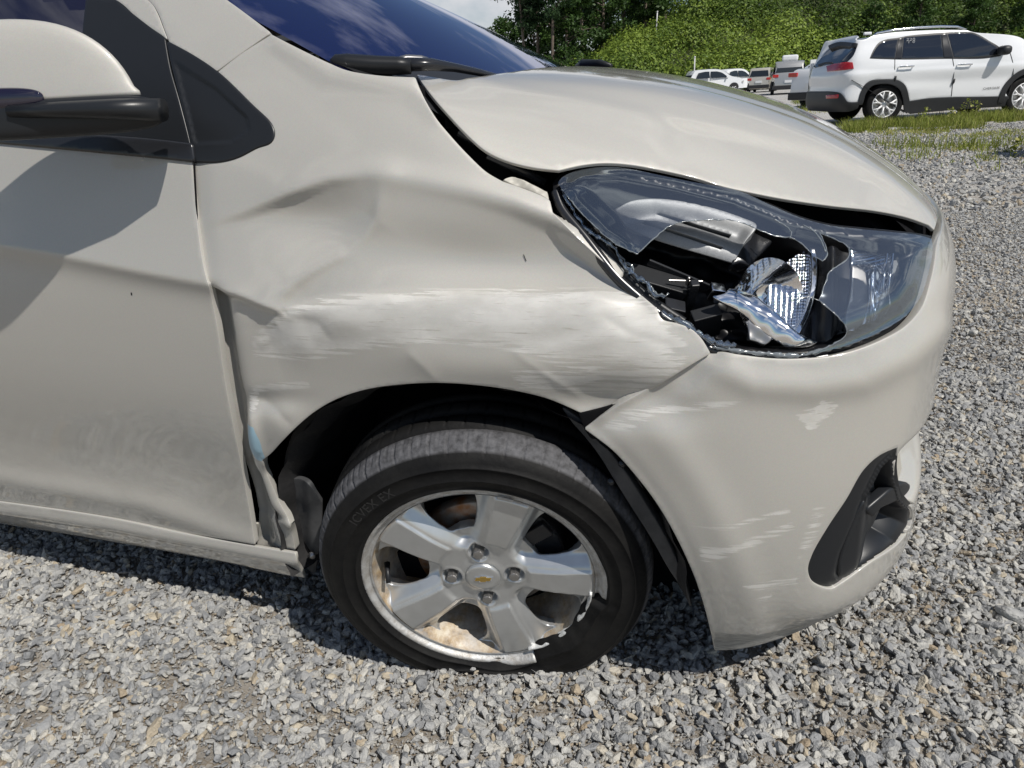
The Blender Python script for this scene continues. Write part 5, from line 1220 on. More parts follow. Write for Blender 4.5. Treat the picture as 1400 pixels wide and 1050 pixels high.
for g_, nm in ((GQ, 'quarter_window'), (G1, 'rear_door_window'), (G2, 'front_door_window')): sp(nm, g_, sgl, .007)
sp('pillar_trim', [(632, 262, 1), (652, 146, 1), (676, 140, 1), (668, 262, 1)], M['black_gloss'], .010)
sp('pillar_trim', [(922, 256, 1), (908, 117, 1), (938, 115, 1), (975, 254, 1)], M['black_gloss'], .010)
sp('rear_window', [(132, 320, 1), (180, 265), (232, 205), (300, 186), (402, 182, 1), (392, 215), (374, 250), (340, 282, 1), (215, 302), (160, 316)], sgl, .006)
sp('roof_spoiler', [(228, 186, 1), (260, 172), (300, 163), (405, 172, 1), (398, 190), (300, 186), (236, 206, 1)], scl_, .05, .02, flange=.05)
sp('tail_lamp', [(216, 308, 1), (260, 296), (330, 284), (374, 286, 1), (381, 322, 1), (330, 330), (222, 340, 1)], srd, .015, .02)
sp('rear_reflector', [(214, 482, 1), (288, 479, 1), (286, 500, 1), (216, 502, 1)], srd, .028, .02)
sp('rear_wiper', [(165, 300, 1), (200, 286), (252, 284), (256, 290), (205, 294), (172, 310)], scl_, .018, .015)
for L in ([(628, 262), (627, 330), (625, 372)], [(972, 258), (982, 330), (975, 400), (966, 488)], [(1318, 232), (1335, 300), (1330, 400), (1306, 485)]):
    P_ = [SUV.fn(*[np.array([w]) for w in SUV.hit(*p)])[0] for p in catmull(zz(L), 3, False)]; n_ = np.array([-SL[0]*.002*-1, -SL[1]*.002, 0]); mb = MB(); mb.tube([p+n_ for p in P_], .0065, 6); in_suv(mb.build('door_seam', sgr, None))
P_ = [SUV.fn(*[np.array([w]) for w in SUV.hit(*p)])[0] for p in zz([(650, 265), (980, 262), (1250, 252)])]
for a, b in (((650, 312), (735, 308)), ((1000, 300), (1082, 297))):
    A, B_ = [SUV.fn(*[np.array([w]) for w in SUV.hit(*p)])[0] for p in zz([a, b])]; o_ = np.array([-SL[0], -SL[1], 0])*.045; mb = MB(); flat_tube(mb, [A+o_*.3, A+o_, (A+B_)/2+o_*1.1, B_+o_, B_+o_*.3], [.012]*5, [.014]*5); in_suv(mb.build('door_handle', M['chrome'], None))
for L in ([(484, 135), (520, 112), (620, 92), (760, 78), (900, 70), (1000, 72), (1055, 88)],):
    P_ = [suv_plane(p[0], p[1], .27) for p in zz(L)]; mb = MB(); mb.tube(P_, [.012]+[.020]*5+[.012], 8); in_suv(mb.build('roof_rail', cal_m if False else M['chrome'], None))
mb = MB(); c = np.array([*(SO+SF*1.75+SL*.93), GR+1.57])
mb.box((0, 0, 0), (1.5, 1.26, .04)); o = in_suv(mb.build('roof', sw, None, False)); o.location = c; o.rotation_euler = (0, 0, YAW); add_bevel(o, .02)
mb = MB(); mb.box((0, 0, 0), (4.3, 1.62, .62)); o = in_suv(mb.build('underbody', M['void'], None, False)); o.location = (*(SO+SF*2.35+SL*1.05), GR+.62); o.rotation_euler = (0, 0, YAW)
mb = MB(); mb.box((0, 0, 0), (4.3, .04, .95)); o = in_suv(mb.build('far_side', sw, None, False)); o.location = (*(SO+SF*2.35+SL*1.86), GR+.78); o.rotation_euler = (0, 0, YAW)
# aerial, mirror
mb = MB(); mb.box((0, 0, 0), (.16, .05, .06)); o = in_suv(mb.build('roof_aerial', sw, None, False)); add_bevel(o, .02, 3); pz = suv_plane(1186, 46, .93); o.location = pz; o.rotation_euler = (0, 0, YAW)
V, Fc = superell((0, 0, 0), (.10, .13, .085), .7, 20, 12); mr = in_suv(mesh_obj('door_mirror', V, Fc, scl_)); A = SUV.fn(*[np.array([w]) for w in SUV.hit(*zz([(1258, 215)])[0])])[0]; mr.location = A-np.array([SL[0], SL[1], 0])*.12; mr.rotation_euler = (0, 0, YAW)
# wheels with seven double spokes
def suv_wheel(s_, l_, out=-1):
    w_ = MB(); w_.lathe([(.0, -.10), (.24, -.10), (.33, -.10), (.355, -.07), (.36, -.04), (.36, .06), (.352, .085), (.33, .10), (.27, .105), (.245, .095), (.24, .02), (0, .018)], 48, M=Matrix.Rotation(R_(90), 3, 'X'))
    t_ = w_.build('wheel', M['rubber'], None); t_.parent = suv; t_.location = Vector((*(SO+SF*s_+SL*l_), GR+.355))-Vector(suv.location); t_.rotation_euler = (0, 0, YAW+(math.pi if out > 0 else 0))
    w_ = MB(); RX = Matrix.Rotation(R_(90), 3, 'X'); w_.lathe([(.245, .085), (.238, .10), (.228, .098), (.225, .02)], 48, M=RX); w_.lathe([(0, .075), (.05, .075), (.06, .06)], 24, M=RX)
    for k in range(7):
        for dv in (-11, 11):
            a = R_(360/7*k+8); b = R_(360/7*k+8+dv); p0 = Vector((.05*math.cos(a), .05*math.sin(a), .07)); p1 = Vector((.14*math.cos(a), .14*math.sin(a), .08)); p2 = Vector((.232*math.cos(b), .232*math.sin(b), .088))
            w_.tube([RX @ p0, RX @ p1, RX @ p2], [.020, .018, .017], 6)
    r_ = w_.build('rim', cal2, t_); w_ = MB(); w_.lathe([(0, .022), (.225, .022)], 32, M=RX); w_.build('brake', M['steel'], t_); return t_
cal2 = Mat('SUV alloy', (.75, .75, .75), .45, .15)
for s_, l_, o_ in ((.97, .125, -1), (3.67, .125, -1), (.97, 1.73, 1), (3.67, 1.73, 1)): suv_wheel(s_, l_, o_)
# wheel wells
for s_ in (.97, 3.67):
    mb = MB(); mb.lathe([(.40, -.02), (.42, .0), (.42, .30), (.0, .30)], 32, M=Matrix.Rotation(R_(-90), 3, 'X'), a0=-.1, a1=math.pi+.1) if False else mb.box((0, 0, 0), (.86, .3, .5)); o = in_suv(mb.build('wheel_well', M['void'], None, False)); o.location = (*(SO+SF*s_+SL*.36), GR+.58); o.rotation_euler = (0, 0, YAW)
# name on the door
me = text_mesh('CHEROKEE', .056)
for v in me.vertices: v.co = (v.co.x*1.05, 0, v.co.y)
me.materials.append(scl_.m); o = bpy.data.objects.new('door_lettering', me); col.objects.link(o); in_suv(o); A = SUV.fn(*[np.array([w]) for w in SUV.hit(*zz([(1152, 449)])[0])])[0]; o.location = A-np.array([SL[0], SL[1], 0])*.012; o.rotation_euler = (0, 0, YAW)
for row, (txt, zx, zy) in enumerate((('220', 690, 158), ('1 0', 697, 172))):
    me = text_mesh(txt, .065)
    for v in me.vertices: v.co = (v.co.x*1.6, 0, v.co.y)
    me.materials.append(sw.m); o = bpy.data.objects.new('window_marking', me); o['kind'] = 'stuff'; col.objects.link(o); in_suv(o); A = SUV.fn(*[np.array([w]) for w in SUV.hit(*zz([(zx, zy)])[0])])[0]; o.location = A-np.array([SL[0], SL[1], 0])*.03; o.rotation_euler = (0, 0, YAW)
# black guards taped on the door edges
for zx, zy in ((628, 385), (978, 402)):
    A = SUV.fn(*[np.array([w]) for w in SUV.hit(*zz([(zx, zy)])[0])])[0]; mb = MB(); mb.tube([A+np.array([.012, -.02, .055]), A+np.array([0, -.02, 0]), A+np.array([-.012, -.02, -.05])], [.012, .022, .008], 8); in_suv(mb.build('door_edge_guard', scl_, None))
# ================================================================== vegetation, wall, far cars
def leaf_mesh(name, C, size, mat, parent=None, spread=None, tint=None, aspect=.6, nr=None):
    """many small leaf faces (one quad each, folded) around the centres C"""
    n = len(C); nrm = rs.randn(n, 3); nrm[:, 2] += .7
    if nr is not None: nrm = nrm*.42+nr
    nrm /= np.linalg.norm(nrm, axis=1, keepdims=True)
    t = np.cross(nrm, rs.randn(n, 3)); t /= np.linalg.norm(t, axis=1, keepdims=True); b = np.cross(nrm, t)
    s_ = size*(.6+.8*rs.rand(n))[:, None]
    V = np.stack([C-t*s_, C-b*s_*aspect+nrm*s_*.15, C+t*s_, C+b*s_*aspect+nrm*s_*.15], 1).reshape(-1, 3)
    F_ = np.arange(4*n).reshape(n, 4)
    me = bpy.data.meshes.new(name); me.vertices.add(4*n); me.vertices.foreach_set('co', V.astype(np.float32).ravel())
    me.loops.add(4*n); me.loops.foreach_set('vertex_index', F_.ravel().astype(np.int32)); me.polygons.add(n); me.polygons.foreach_set('loop_start', (np.arange(n)*4).astype(np.int32)); me.polygons.foreach_set('loop_total', np.full(n, 4, np.int32))
    if tint is None: tint = rs.rand(n)
    a = me.attributes.new('tint', 'FLOAT', 'POINT'); a.data.foreach_set('value', np.repeat(tint, 4).astype(np.float32))
    me.materials.append(mat.m); me.update(calc_edges=True)
    o = bpy.data.objects.new(name, me); col.objects.link(o)
    if parent: o.parent = parent
    return o
def leafmat(name, dark, mid, lite):
    m_ = Mat(name, mid, .55, 0, Specular_IOR_Level=.3); t = m_.attr('tint').outputs['Fac']
    m_.col(m_.ramp(t, [(.0, dark), (.5, mid), (1., lite)]))
    nt_ = m_.nt; tr_ = nt_.nodes.new('ShaderNodeBsdfTranslucent'); mx_ = nt_.nodes.new('ShaderNodeMixShader'); mx_.inputs[0].default_value = .28
    nt_.links.new(m_.b.inputs['Base Color'].links[0].from_socket, tr_.inputs[0]); nt_.links.new(m_.b.outputs[0], mx_.inputs[1]); nt_.links.new(tr_.outputs[0], mx_.inputs[2]); nt_.links.new(mx_.outputs[0], nt_.nodes['Material Output'].inputs['Surface'])
    return m_
LF_shrub = leafmat('shrub leaves', (.018, .040, .008), (.095, .155, .022), (.25, .33, .05))
LF_tree = leafmat('broad leaves', (.018, .04, .012), (.045, .09, .02), (.10, .18, .035))
LF_pine = leafmat('pine needles', (.014, .032, .014), (.030, .062, .022), (.06, .11, .035))
bark = Mat('bark', (.16, .12, .09), .9); bark.col(bark.ramp(bark.noise(6, 5, .6, (1, 1, .3)), [(.3, (.09, .07, .055)), (.7, (.24, .19, .15))]))
X0H = 6.0
def hill_h(xc, yc):
    front = np.clip((yc-63)*.42, 0, 30); left = np.clip((xc-X0H-(yc-63)*.10)*.50, 0, 40)
    return np.minimum(front, left)
nxh, nyh = 60, 34; xc, yc = np.meshgrid(np.linspace(2, 130, nxh), np.linspace(60, 150, nyh), indexing='ij'); xc, yc = xc.ravel(), yc.ravel()
hw = hill_h(xc, yc); hw = hw+np.where(hw > .2, 1.0*fnoise(xc, yc, .11, 5.), 0)
Pw = np.stack([CAM[0]+FH[0]*yc+RH[0]*xc, CAM[1]+FH[1]*yc+RH[1]*xc, GR-.05+hw], 1)
hm = Mat('hill soil', (.06, .07, .03), .95)
hill = mesh_obj('hillside', Pw, gridF(np.arange(nxh*nyh).reshape(nxh, nyh)), hm); hill['kind'] = 'structure'
# bushes covering the slope
nb = 900; NRM = []; bx = X0H+rs.rand(nb)**1.1*75; by = 63.2+rs.rand(nb)**1.3*42; bh = hill_h(bx, by); k = (bh > .1) | (rs.rand(nb) < .25); bx, by, bh = bx[k], by[k], bh[k]; br = 1.1+2.3*rs.rand(len(bx))**1.6
leaves, tint = [], []
for i in range(len(bx)):
    n = int(95*br[i]**1.8*(1.25 if by[i] < 80 else .7)); v = rs.randn(n, 3); v /= np.linalg.norm(v, axis=1, keepdims=True); v[:, 2] = np.abs(v[:, 2])*.95; r_ = br[i]*(.72+.35*rs.rand(n))
    c = np.array([CAM[0]+FH[0]*by[i]+RH[0]*bx[i], CAM[1]+FH[1]*by[i]+RH[1]*bx[i], GR+bh[i]-.1]); leaves.append(c+v*r_[:, None]*np.array([1, 1, 1.0])); NRM.append(v)
    band = .5+.5*math.sin(bx[i]*.11+by[i]*.16+1.0); base = .02+.55*band+.42*rs.rand(); tint.append(np.clip(base+.16*rs.randn(n), 0, 1))
sh = leaf_mesh('hillside_shrubs', np.concatenate(leaves), .125, LF_shrub, tint=np.concatenate(tint), nr=np.concatenate(NRM)); sh['kind'] = 'stuff'
# trees
def tree_proto(kind, seed):
    r_ = np.random.RandomState(seed); H = {'pine': 15., 'broad': 12., 'dense': 10.}[kind]
    tr_ = MB(); bend = r_.randn(2)*.35; pts = [(bend[0]*t*t*1.2, bend[1]*t*t*1.2, H*.93*t) for t in np.linspace(0, 1, 9)]
    tr_.tube(pts, list(np.linspace(.19, .05, 9)*(1 if kind == 'pine' else 1.2)), 8)
    C, T = [], []; nb_ = {'pine': 26, 'broad': 34, 'dense': 40}[kind]; z0_ = {'pine': .48, 'broad': .25, 'dense': .08}[kind]
    for i in range(nb_):
        f = z0_+(1-z0_)*(i+r_.rand())/nb_; a = r_.rand()*6.283; prof = {'pine': (1-f)**.5*.9+.25, 'broad': math.sin(min(1, (f-z0_)/(1-z0_)+.12)*math.pi*.88)**.6, 'dense': math.sin(min(1, (f-z0_)/(1-z0_)*.9+.2)*math.pi*.85)**.5}[kind]
        R = {'pine': 2.1, 'broad': 3.3, 'dense': 3.0}[kind]*prof*(.55+.6*r_.rand()); bp = np.array([bend[0]*f*f*1.2, bend[1]*f*f*1.2, H*f*.93]); e = bp+np.array([math.cos(a)*R, math.sin(a)*R, {'pine': .5, 'broad': .9, 'dense': .5}[kind]*r_.rand()])
        tr_.tube([bp-np.array([0, 0, .4]), (bp+e)/2+np.array([0, 0, .15]), e], [.06, .035, .012], 5)
        for q in range({'pine': 3, 'broad': 3, 'dense': 3}[kind]):
            cc = e*(1-.28*q)+bp*(.28*q)+r_.randn(3)*.3; m = 62; v = r_.randn(m, 3); v /= np.linalg.norm(v, axis=1, keepdims=True)
            rad = (.95 if kind != 'pine' else .85)*(.6+.6*r_.rand()); C.append(cc+v*(rad*r_.rand(m)**.4)[:, None]*np.array([1, 1, .62])); T.append(np.clip(.30+.35*r_.rand()+.12*r_.randn(m)+.18*(cc[2]/H-.5), 0, 1))
    return tr_, np.concatenate(C), np.concatenate(T)
protos = {}
for kind, seeds in (('pine', (1, 2, 3)), ('broad', (4, 5)), ('dense', (6, 7))):
    for sd in seeds:
        t_, C, T = tree_proto(kind, sd)
        r_ = empty(kind+'_proto'); t_.build('trunk', bark, r_); leaf_mesh('crown', C, {'pine': .15, 'broad': .17, 'dense': .17}[kind], LF_pine if kind == 'pine' else LF_tree, r_, tint=T)
        protos.setdefault(kind, []).append(r_)
used_proto = set(); tree_list = []
def put_tree(kind, px, D, sc_, label, k=0, zoff=0.):
    src = protos[kind][k % len(protos[kind])]
    nm = {'pine': 'pine_tree', 'broad': 'broadleaf_tree', 'dense': 'bushy_tree'}[kind]
    if src.name in used_proto: o = copy_tree(src)
    else: o = src; used_proto.add(src.name)
    xc_ = D*(px-700)/FPX; z_ = float(hill_h(np.array([xc_]), np.array([D]))[0]) if xc_ > X0H else 0
    o.location = gpoint(px, D, GR+z_-.2+zoff); o.scale = (sc_,)*3; o.rotation_euler = (0, 0, rnd.random()*6.28); o.name = nm; tree_list.append((o, nm)); meta(o, label, 'tree', 'trees at the edge of the lot and on the hill')
TL = [('dense', 668, 84, .62, 'dense tree crowding the left end of the wood beside the sky'), ('dense', 690, 88, .8, 'dense dark tree behind the leftmost pines'), ('dense', 716, 90, .9, 'dense dark tree behind the pines above the far wiper'), ('broad', 735, 92, 1.15, 'tall leafy tree deep in the wood left of centre'), ('dense', 752, 88, .95, 'dense dark tree deep in the wood behind the reddish trunks'), ('dense', 780, 90, 1.0, 'dense dark tree deep in the wood behind the pale trunk'), ('broad', 805, 93, 1.2, 'tall leafy tree deep in the wood above the hood crest'), ('dense', 830, 95, 1.1, 'dense dark tree behind the low end of the shrubs'), ('dense', 865, 98, 1.15, 'dense dark tree behind the dead white trunk'), ('dense', 905, 100, 1.2, 'dense dark tree on the far ridge left of the bright shrubs'),
      ('dense', 678, 66, .30, 'small bush at the foot of the leftmost pines'), ('dense', 722, 66, .34, 'small bush at the foot of the pines above the far wiper'), ('dense', 756, 66, .32, 'small bush at the foot of the pines left of the pale trunk'), ('dense', 786, 66, .34, 'small bush at the foot of the wood just left of the shrub slope'),
      ('broad', 652, 120, .95, 'small distant tree standing lowest against the sky beside the windscreen edge'), ('pine', 686, 78, .92, 'leftmost of the tall pines, next to the patch of sky'), ('pine', 706, 74, 1.0, 'tall pine with bare trunk just above the far wiper'), ('pine', 722, 80, 1.1, 'tall pine behind the pair above the far wiper'),
      ('pine', 741, 73, .96, 'pine with two reddish trunks showing above the rear corner of the hood'), ('pine', 757, 77, 1.06, 'dark pine standing left of the pale straight trunk'), ('pine', 774, 72, 1.0, 'pine with a pale straight trunk above the hood crest'), ('broad', 792, 74, .9, 'leafy tree filling the gap right of the pale trunk'),
      ('pine', 812, 80, 1.15, 'tall dark pine behind the low end of the shrub slope'), ('broad', 838, 82, 1.0, 'leafy tree rising over the left end of the shrub slope'), ('pine', 862, 86, 1.2, 'tall pine with a white dead trunk beside it'), ('broad', 890, 84, 1.05, 'broad dark tree behind the shrub slope above the pole'),
      ('pine', 915, 92, 1.15, 'pine at the top edge left of the bright green shrubs'), ('broad', 945, 94, 1.0, 'dark leafy tree on the ridge above the bright shrubs'), ('dense', 700, 70, .42, 'low bushy tree under the pines near the far wiper'), ('dense', 735, 69, .45, 'low bushy tree filling the understorey left of centre'), ('dense', 768, 70, .40, 'low bushy tree below the pale straight trunk'), ('dense', 800, 69, .36, 'low bushy tree touching the foot of the shrub slope'),
      ('dense', 1120, 84, .8, 'dark bushy tree on the slope above the SUV tailgate'), ('broad', 1165, 88, .8, 'dark tree on the slope above the SUV rear window'), ('dense', 1205, 82, .8, 'dark bushy tree above the rear of the roof rail'), ('dense', 1250, 80, .85, 'dark bushy tree above the middle of the roof rail'), ('broad', 1295, 84, .85, 'dark leafy tree above the front of the roof rail'), ('dense', 1330, 79, .85, 'dark bushy tree above the SUV windscreen'), ('dense', 1372, 80, .9, 'dark bushy tree at the top right corner'), ('broad', 1410, 82, .9, 'dark leafy tree cut by the right edge of the picture'),
      ('dense', 1230, 68, .5, 'low dark bushy tree close behind the SUV rear door'), ('dense', 1300, 67, .52, 'low dark bushy tree close behind the SUV front door'), ('dense', 1365, 67, .52, 'low dark bushy tree close behind the SUV bonnet'), ('dense', 1175, 69, .42, 'low dark bushy tree close behind the SUV tailgate')]
for i, (k_, px, D, s_, lb) in enumerate(TL): put_tree(k_, px, D, s_, lb, i)
for kind in protos:
    for r_ in protos[kind]:
        if r_.get('label') is None:
            for c in list(r_.children): bpy.data.objects.remove(c)
            bpy.data.objects.remove(r_)
# block retaining wall at the foot of the slope
wm = Mat('concrete blocks', (.3, .29, .27), .9); _n = wm.noise(3, 5, .6); wm.col(wm.ramp(_n, [(.3, (.16, .155, .145)), (.7, (.38, .37, .34))]))
wall = empty('block_wall', gpoint(1000, 62.2)); meta(wall, 'low grey block retaining wall at the foot of the green slope behind the parked cars', 'wall')
cap_me = None
for i in range(30):
    for r_i in range(2):
        px = 905+i*10.5+(5 if r_i else 0); p = gpoint(px, 62.0+.12*r_i, 0)
        if cap_me is None:
            b_ = MB(); b_.box((0, 0, 0), (.62, .5, .46)); o = b_.build('block', wm, None, False); add_bevel(o, .03, 1); cap_me = o.data; 
        else: o = bpy.data.objects.new('block', cap_me); col.objects.link(o); add_bevel(o, .03, 1)
        o.parent = wall; o.location = Vector(p)-Vector(wall.location)+Vector((0, 0, .27+.5*r_i)); o.rotation_euler = (0, 0, YAW+rnd.uniform(-.03, .03))
def pole(px, D, h, r, label, lean=0.):
    p = gpoint(px, D); mb = MB(); mb.tube([(0, 0, 0), (lean*h*.5, 0, h*.5), (lean*h, 0, h)], r, 8); mb.lathe([(0, h+.05), (r*1.3, h+.02), (r*1.4, h-.05)], 10, c=(lean*h, 0, 0)); o = mb.build('pole', Mat('galvanised post', (.5, .5, .49), .5), None); o.location = p; meta(o, label, 'pole'); return o
pole(953, 58, 2.6, .05, 'thin grey pole standing behind the parked white cars by the wall')
pole(903, 75, 2.9, .06, 'bare white dead trunk sticking out of the shrubs like a short pole', .05).location.z = 4.3

# ------------------------------------------------------------------ generic parked cars far away
cg = Mat('far car glass', (.02, .025, .03), .06); ct = Mat('far car tyre', (.02, .02, .02), .8); cb = Mat('far car black trim', (.02, .02, .022), .5); cr_ = Mat('red tail lamp', (.45, .01, .01), .15, 0, Coat_Weight=1); cw = Mat('white car paint', (.74, .75, .76), .25, 0, Coat_Weight=1, Coat_Roughness=.03)
cs_ = Mat('silver car paint', (.42, .42, .41), .3, .5, Coat_Weight=1, Coat_Roughness=.03); cbg = Mat('beige car paint', (.52, .49, .43), .3, .3, Coat_Weight=1, Coat_Roughness=.03); cal_ = Mat('light alloy wheel', (.6, .6, .6), .3, .8)
PROF = {
 'hatch': dict(L=3.6, W=1.6, body=[(0, .35), (.02, .62), (.06, .86), (.10, .95), (.22, 1.25), (.34, 1.44), (1.0, 1.49), (1.8, 1.47), (2.25, 1.36), (2.75, 1.02), (3.3, .88), (3.55, .70), (3.6, .45), (3.55, .22), (.05, .22)], win=[(.30, .98), (.48, 1.36), (1.0, 1.40), (1.75, 1.38), (2.15, 1.30), (2.58, .98)], rw=(.62, 2.98), r=.29),
 'suv': dict(L=4.4, W=1.8, body=[(0, .40), (.02, .70), (.08, .98), (.14, 1.08), (.34, 1.42), (.50, 1.60), (1.2, 1.66), (2.2, 1.64), (2.7, 1.52), (3.3, 1.12), (4.0, .98), (4.3, .80), (4.4, .55), (4.35, .26), (.05, .26)], win=[(.50, 1.08), (.70, 1.46), (1.2, 1.54), (2.15, 1.52), (2.55, 1.42), (3.05, 1.06)], rw=(.85, 3.50), r=.34),
 'sedan': dict(L=4.7, W=1.83, body=[(0, .45), (.03, .72), (.08, 1.00), (.14, 1.08), (.70, 1.12), (1.45, 1.40), (2.1, 1.46), (2.7, 1.42), (3.5, 1.02), (4.2, .90), (4.6, .70), (4.7, .45), (4.6, .24), (.08, .24)], win=[(.95, 1.10), (1.5, 1.33), (2.1, 1.38), (2.65, 1.34), (3.25, 1.02)], rw=(1.05, 3.75), r=.32)}
def far_car(name, kind, px, D, head, mat, label, cat='car', scale=1., parts=True, group='parked cars in the background'):
    p = PROF[kind]; L, W = p['L'], p['W']; root = empty(name, gpoint(px, D), head); meta(root, label, cat, group); root.scale = (scale,)*3
    B = catmull([q+((1,) if q[1] < .3 else ()) for q in p['body']], .12); B = B[(B[:, 1] > -1)]
    for x in p['rw']: pass
    rows = []; 
    def hwid(s_, z): e = 4*(s_/L-.5)**4*.9; return W/2*(1-.10*smooth01((z-.95)/.6)*1.6-.06*max(0, .35-z)/.15-.22*max(0, abs(s_/L-.5)-.36)/.14)
    n = len(B); mb = MB(); V = []
    for s_, z in B:
        w = hwid(s_, z); V += [(s_-L/2, -w, z), (s_-L/2, -w*.86, z+.0*w), (s_-L/2, w*.86, z), (s_-L/2, w, z)]
    # crown the top slightly
    V = [(x, y, z+(.035 if abs(y) < abs(hwid(x+L/2, z))*.9 and z > .9 else 0)) for x, y, z in V]
    F_ = []
    for i in range(n):
        j = (i+1) % n
        for k in range(3): F_.append((i*4+k, i*4+k+1, j*4+k+1, j*4+k))
    mb.add(V, F_)
    # side faces with wheel cutouts are approximated by dark arches proud of the side
    mb.F += [tuple(i*4 for i in range(n)), tuple(i*4+3 for i in range(n))[::-1]]
    b = mb.build('body', mat, root, True, auto=30)
    def side_poly(pts, off, nm, mt, both=True):
        for sgn in ((-1, 1) if both else (-1,)):
            P = [(s_-L/2, sgn*(hwid(s_, z)+off), z) for s_, z in pts]; Q = [(x, y-sgn*.02, z) for x, y, z in P]; k = len(P); m2 = MB(); m2.add(P+Q, [tuple(range(k)) if sgn < 0 else tuple(range(k))[::-1]]+[(i, i+k, (i+1) % k+k, (i+1) % k) for i in range(k)]); m2.build(nm, mt, root, False)
    wn = p['win']; mid = (wn[1][0]+wn[-2][0])/2
    def topz(x): 
        xs = [q[0] for q in wn[:]]; zs = [q[1] for q in wn[:]]; return float(np.interp(x, xs, zs))-.0
    low = lambda x: float(np.interp(x, [wn[0][0], wn[-1][0]], [wn[0][1], wn[-1][1]]))
    xs = np.linspace(wn[0][0], wn[-1][0], 25)
    for a, c in ((0, mid-.04), (mid+.04, 99)):
        xx = [x for x in xs if a <= x <= c]; side_poly([(x, topz(x)) for x in xx]+[(x, low(x)+.01) for x in xx[::-1]], .012, 'side_window', cg)
    for x in p['rw']:
        side_poly([(x+(p['r']+.06)*math.cos(t), .30+(p['r']+.05)*math.sin(t)) for t in np.linspace(0, math.pi, 12)], .006, 'wheel_arch', cb)
        for sgn in (-1, 1):
            w_ = MB(); rr = p['r']; w_.lathe([(0, -.1), (rr*.6, -.1), (rr, -.08), (rr, .06), (rr*.9, .09), (rr*.62, .085)], 24, M=Matrix.Rotation(R_(90)*(1 if sgn < 0 else -1), 3, 'X')); wo_ = w_.build('wheel', ct, root); wo_.location = (x-L/2, sgn*(W/2-.09), rr)
            w_ = MB(); w_.lathe([(rr*.63, .075), (rr*.5, .03)], 20, M=Matrix.Rotation(R_(90)*(1 if sgn < 0 else -1), 3, 'X'))
            for q in range(5):
                a = R_(72*q+20); Mx = Matrix.Rotation(R_(90)*(1 if sgn < 0 else -1), 3, 'X') @ Matrix.Rotation(a, 3, 'Z'); w_.box(Mx @ Vector((rr*.30, 0, .07)), (rr*.62, rr*.17, .02), Mx)
            ro_ = w_.build('hub_cap', cal_, wo_)
    # rear: glass, lamps, bumper, plate ; front: glass, lamps, grille
    def end_quad(s0, z0_, s1, z1_, w0, w1, off, nm, mt, sg):
        a = Vector((s1-s0, 0, z1_-z0_)).normalized(); nn_ = Vector((-a.z, 0, a.x)) if sg > 0 else Vector((a.z, 0, -a.x)); o_ = nn_*off
        P = [Vector((s0-L/2, -w0, z0_))+o_, Vector((s0-L/2, w0, z0_))+o_, Vector((s1-L/2, w1, z1_))+o_, Vector((s1-L/2, -w1, z1_))+o_]; Q = [q-nn_*.03 for q in P]
        m2 = MB(); m2.add(P+Q, [(0, 1, 2, 3), (0, 4, 5, 1), (1, 5, 6, 2), (2, 6, 7, 3), (3, 7, 4, 0)]); return m2.build(nm, mt, root, False)
    bp = p['body']
    if kind != 'sedan':
        end_quad(bp[3][0]+.02, bp[3][1]+.04, bp[5][0]-.02, bp[5][1]-.06, W*.38, W*.32, .05, 'rear_window', cg, 1)
    else: end_quad(.78, 1.14, 1.42, 1.385, W*.38, W*.33, .05, 'rear_window', cg, 1)
    k = [i for i, q in enumerate(bp) if abs(q[1]-(1.02 if kind != 'suv' else 1.12)) < .03 and q[0] > 2][0]
    end_quad(bp[k-1][0]+.02, bp[k-1][1]-.02, bp[k][0]-.03, bp[k][1]+.03, W*.36, W*.42, .05, 'windscreen', cg, 1)
    zl = bp[2][1]
    for sgn in (-1, 1):
        m2 = MB(); m2.box((-L/2+.07, sgn*W*.385, zl-.03), (.10, W*.17, .15 if kind != 'sedan' else .12)); l_ = m2.build('tail_lamp', cr_, root, False); add_bevel(l_, .02)
        m2 = MB(); m2.box((L/2-.16, sgn*W*.36, .72), (.16, W*.18, .13)); l_ = m2.build('headlamp', M['chrome'], root, False); add_bevel(l_, .03)
        m2 = MB(); m2.box((wn[-1][0]-.15-L/2, sgn*(W/2+.05), wn[-1][1]+.03), (.12, .16, .11)); l_ = m2.build('door_mirror', mat, root, False); add_bevel(l_, .03)
    m2 = MB(); m2.box((-L/2+.03, 0, .36), (.12, W*.86, .22)); l_ = m2.build('rear_bumper', cb, root, False); add_bevel(l_, .03)
    m2 = MB(); m2.box((-L/2+.0, 0, .66), (.05, .42, .13)); m2.build('number_plate', cw, root, False)
    return root
R90 = math.pi/2
c1 = far_car('parked_car', 'suv', 977, 58.5, YAW+R_(8), cw, 'white crossover seen side on, leftmost of the distant cars by the wall')
c2 = far_car('parked_car', 'suv', 1004, 63-2.2, YAW+R_(35), cw, 'white car mostly hidden between the white crossover and the beige hatchback', scale=.98)
c3 = far_car('parked_car', 'hatch', 1041, 53.5, YAW+R_(62), cbg, 'beige small hatchback seen from behind in front of the block wall')
c4 = far_car('parked_car', 'suv', 1073, 44, YAW+R_(70), cs_, 'pale car with a white roof box on top, right of the beige hatchback')
m2 = MB(); m2.box((0, 0, 0), (1.9, .85, .32)); rb = m2.build('roof_box', cw, None, False); add_bevel(rb, .10, 3); rb.location = Vector(c4.location)+Vector((0, 0, 1.84)); rb.rotation_euler = (0, 0, YAW+R_(70)); meta(rb, 'white roof box on top of the pale parked car', 'roof box')
c5 = far_car('parked_sedan', 'sedan', 1160, 24.5, YAW+R_(34), cw, 'white sedan half hidden behind the left end of the white SUV', 'sedan')
c6 = far_car('parked_vehicle', 'hatch', 1480, 16.0, YAW+R_(6), cs_, 'silver vehicle behind the SUV at the right edge of the picture', 'vehicle', scale=.96)
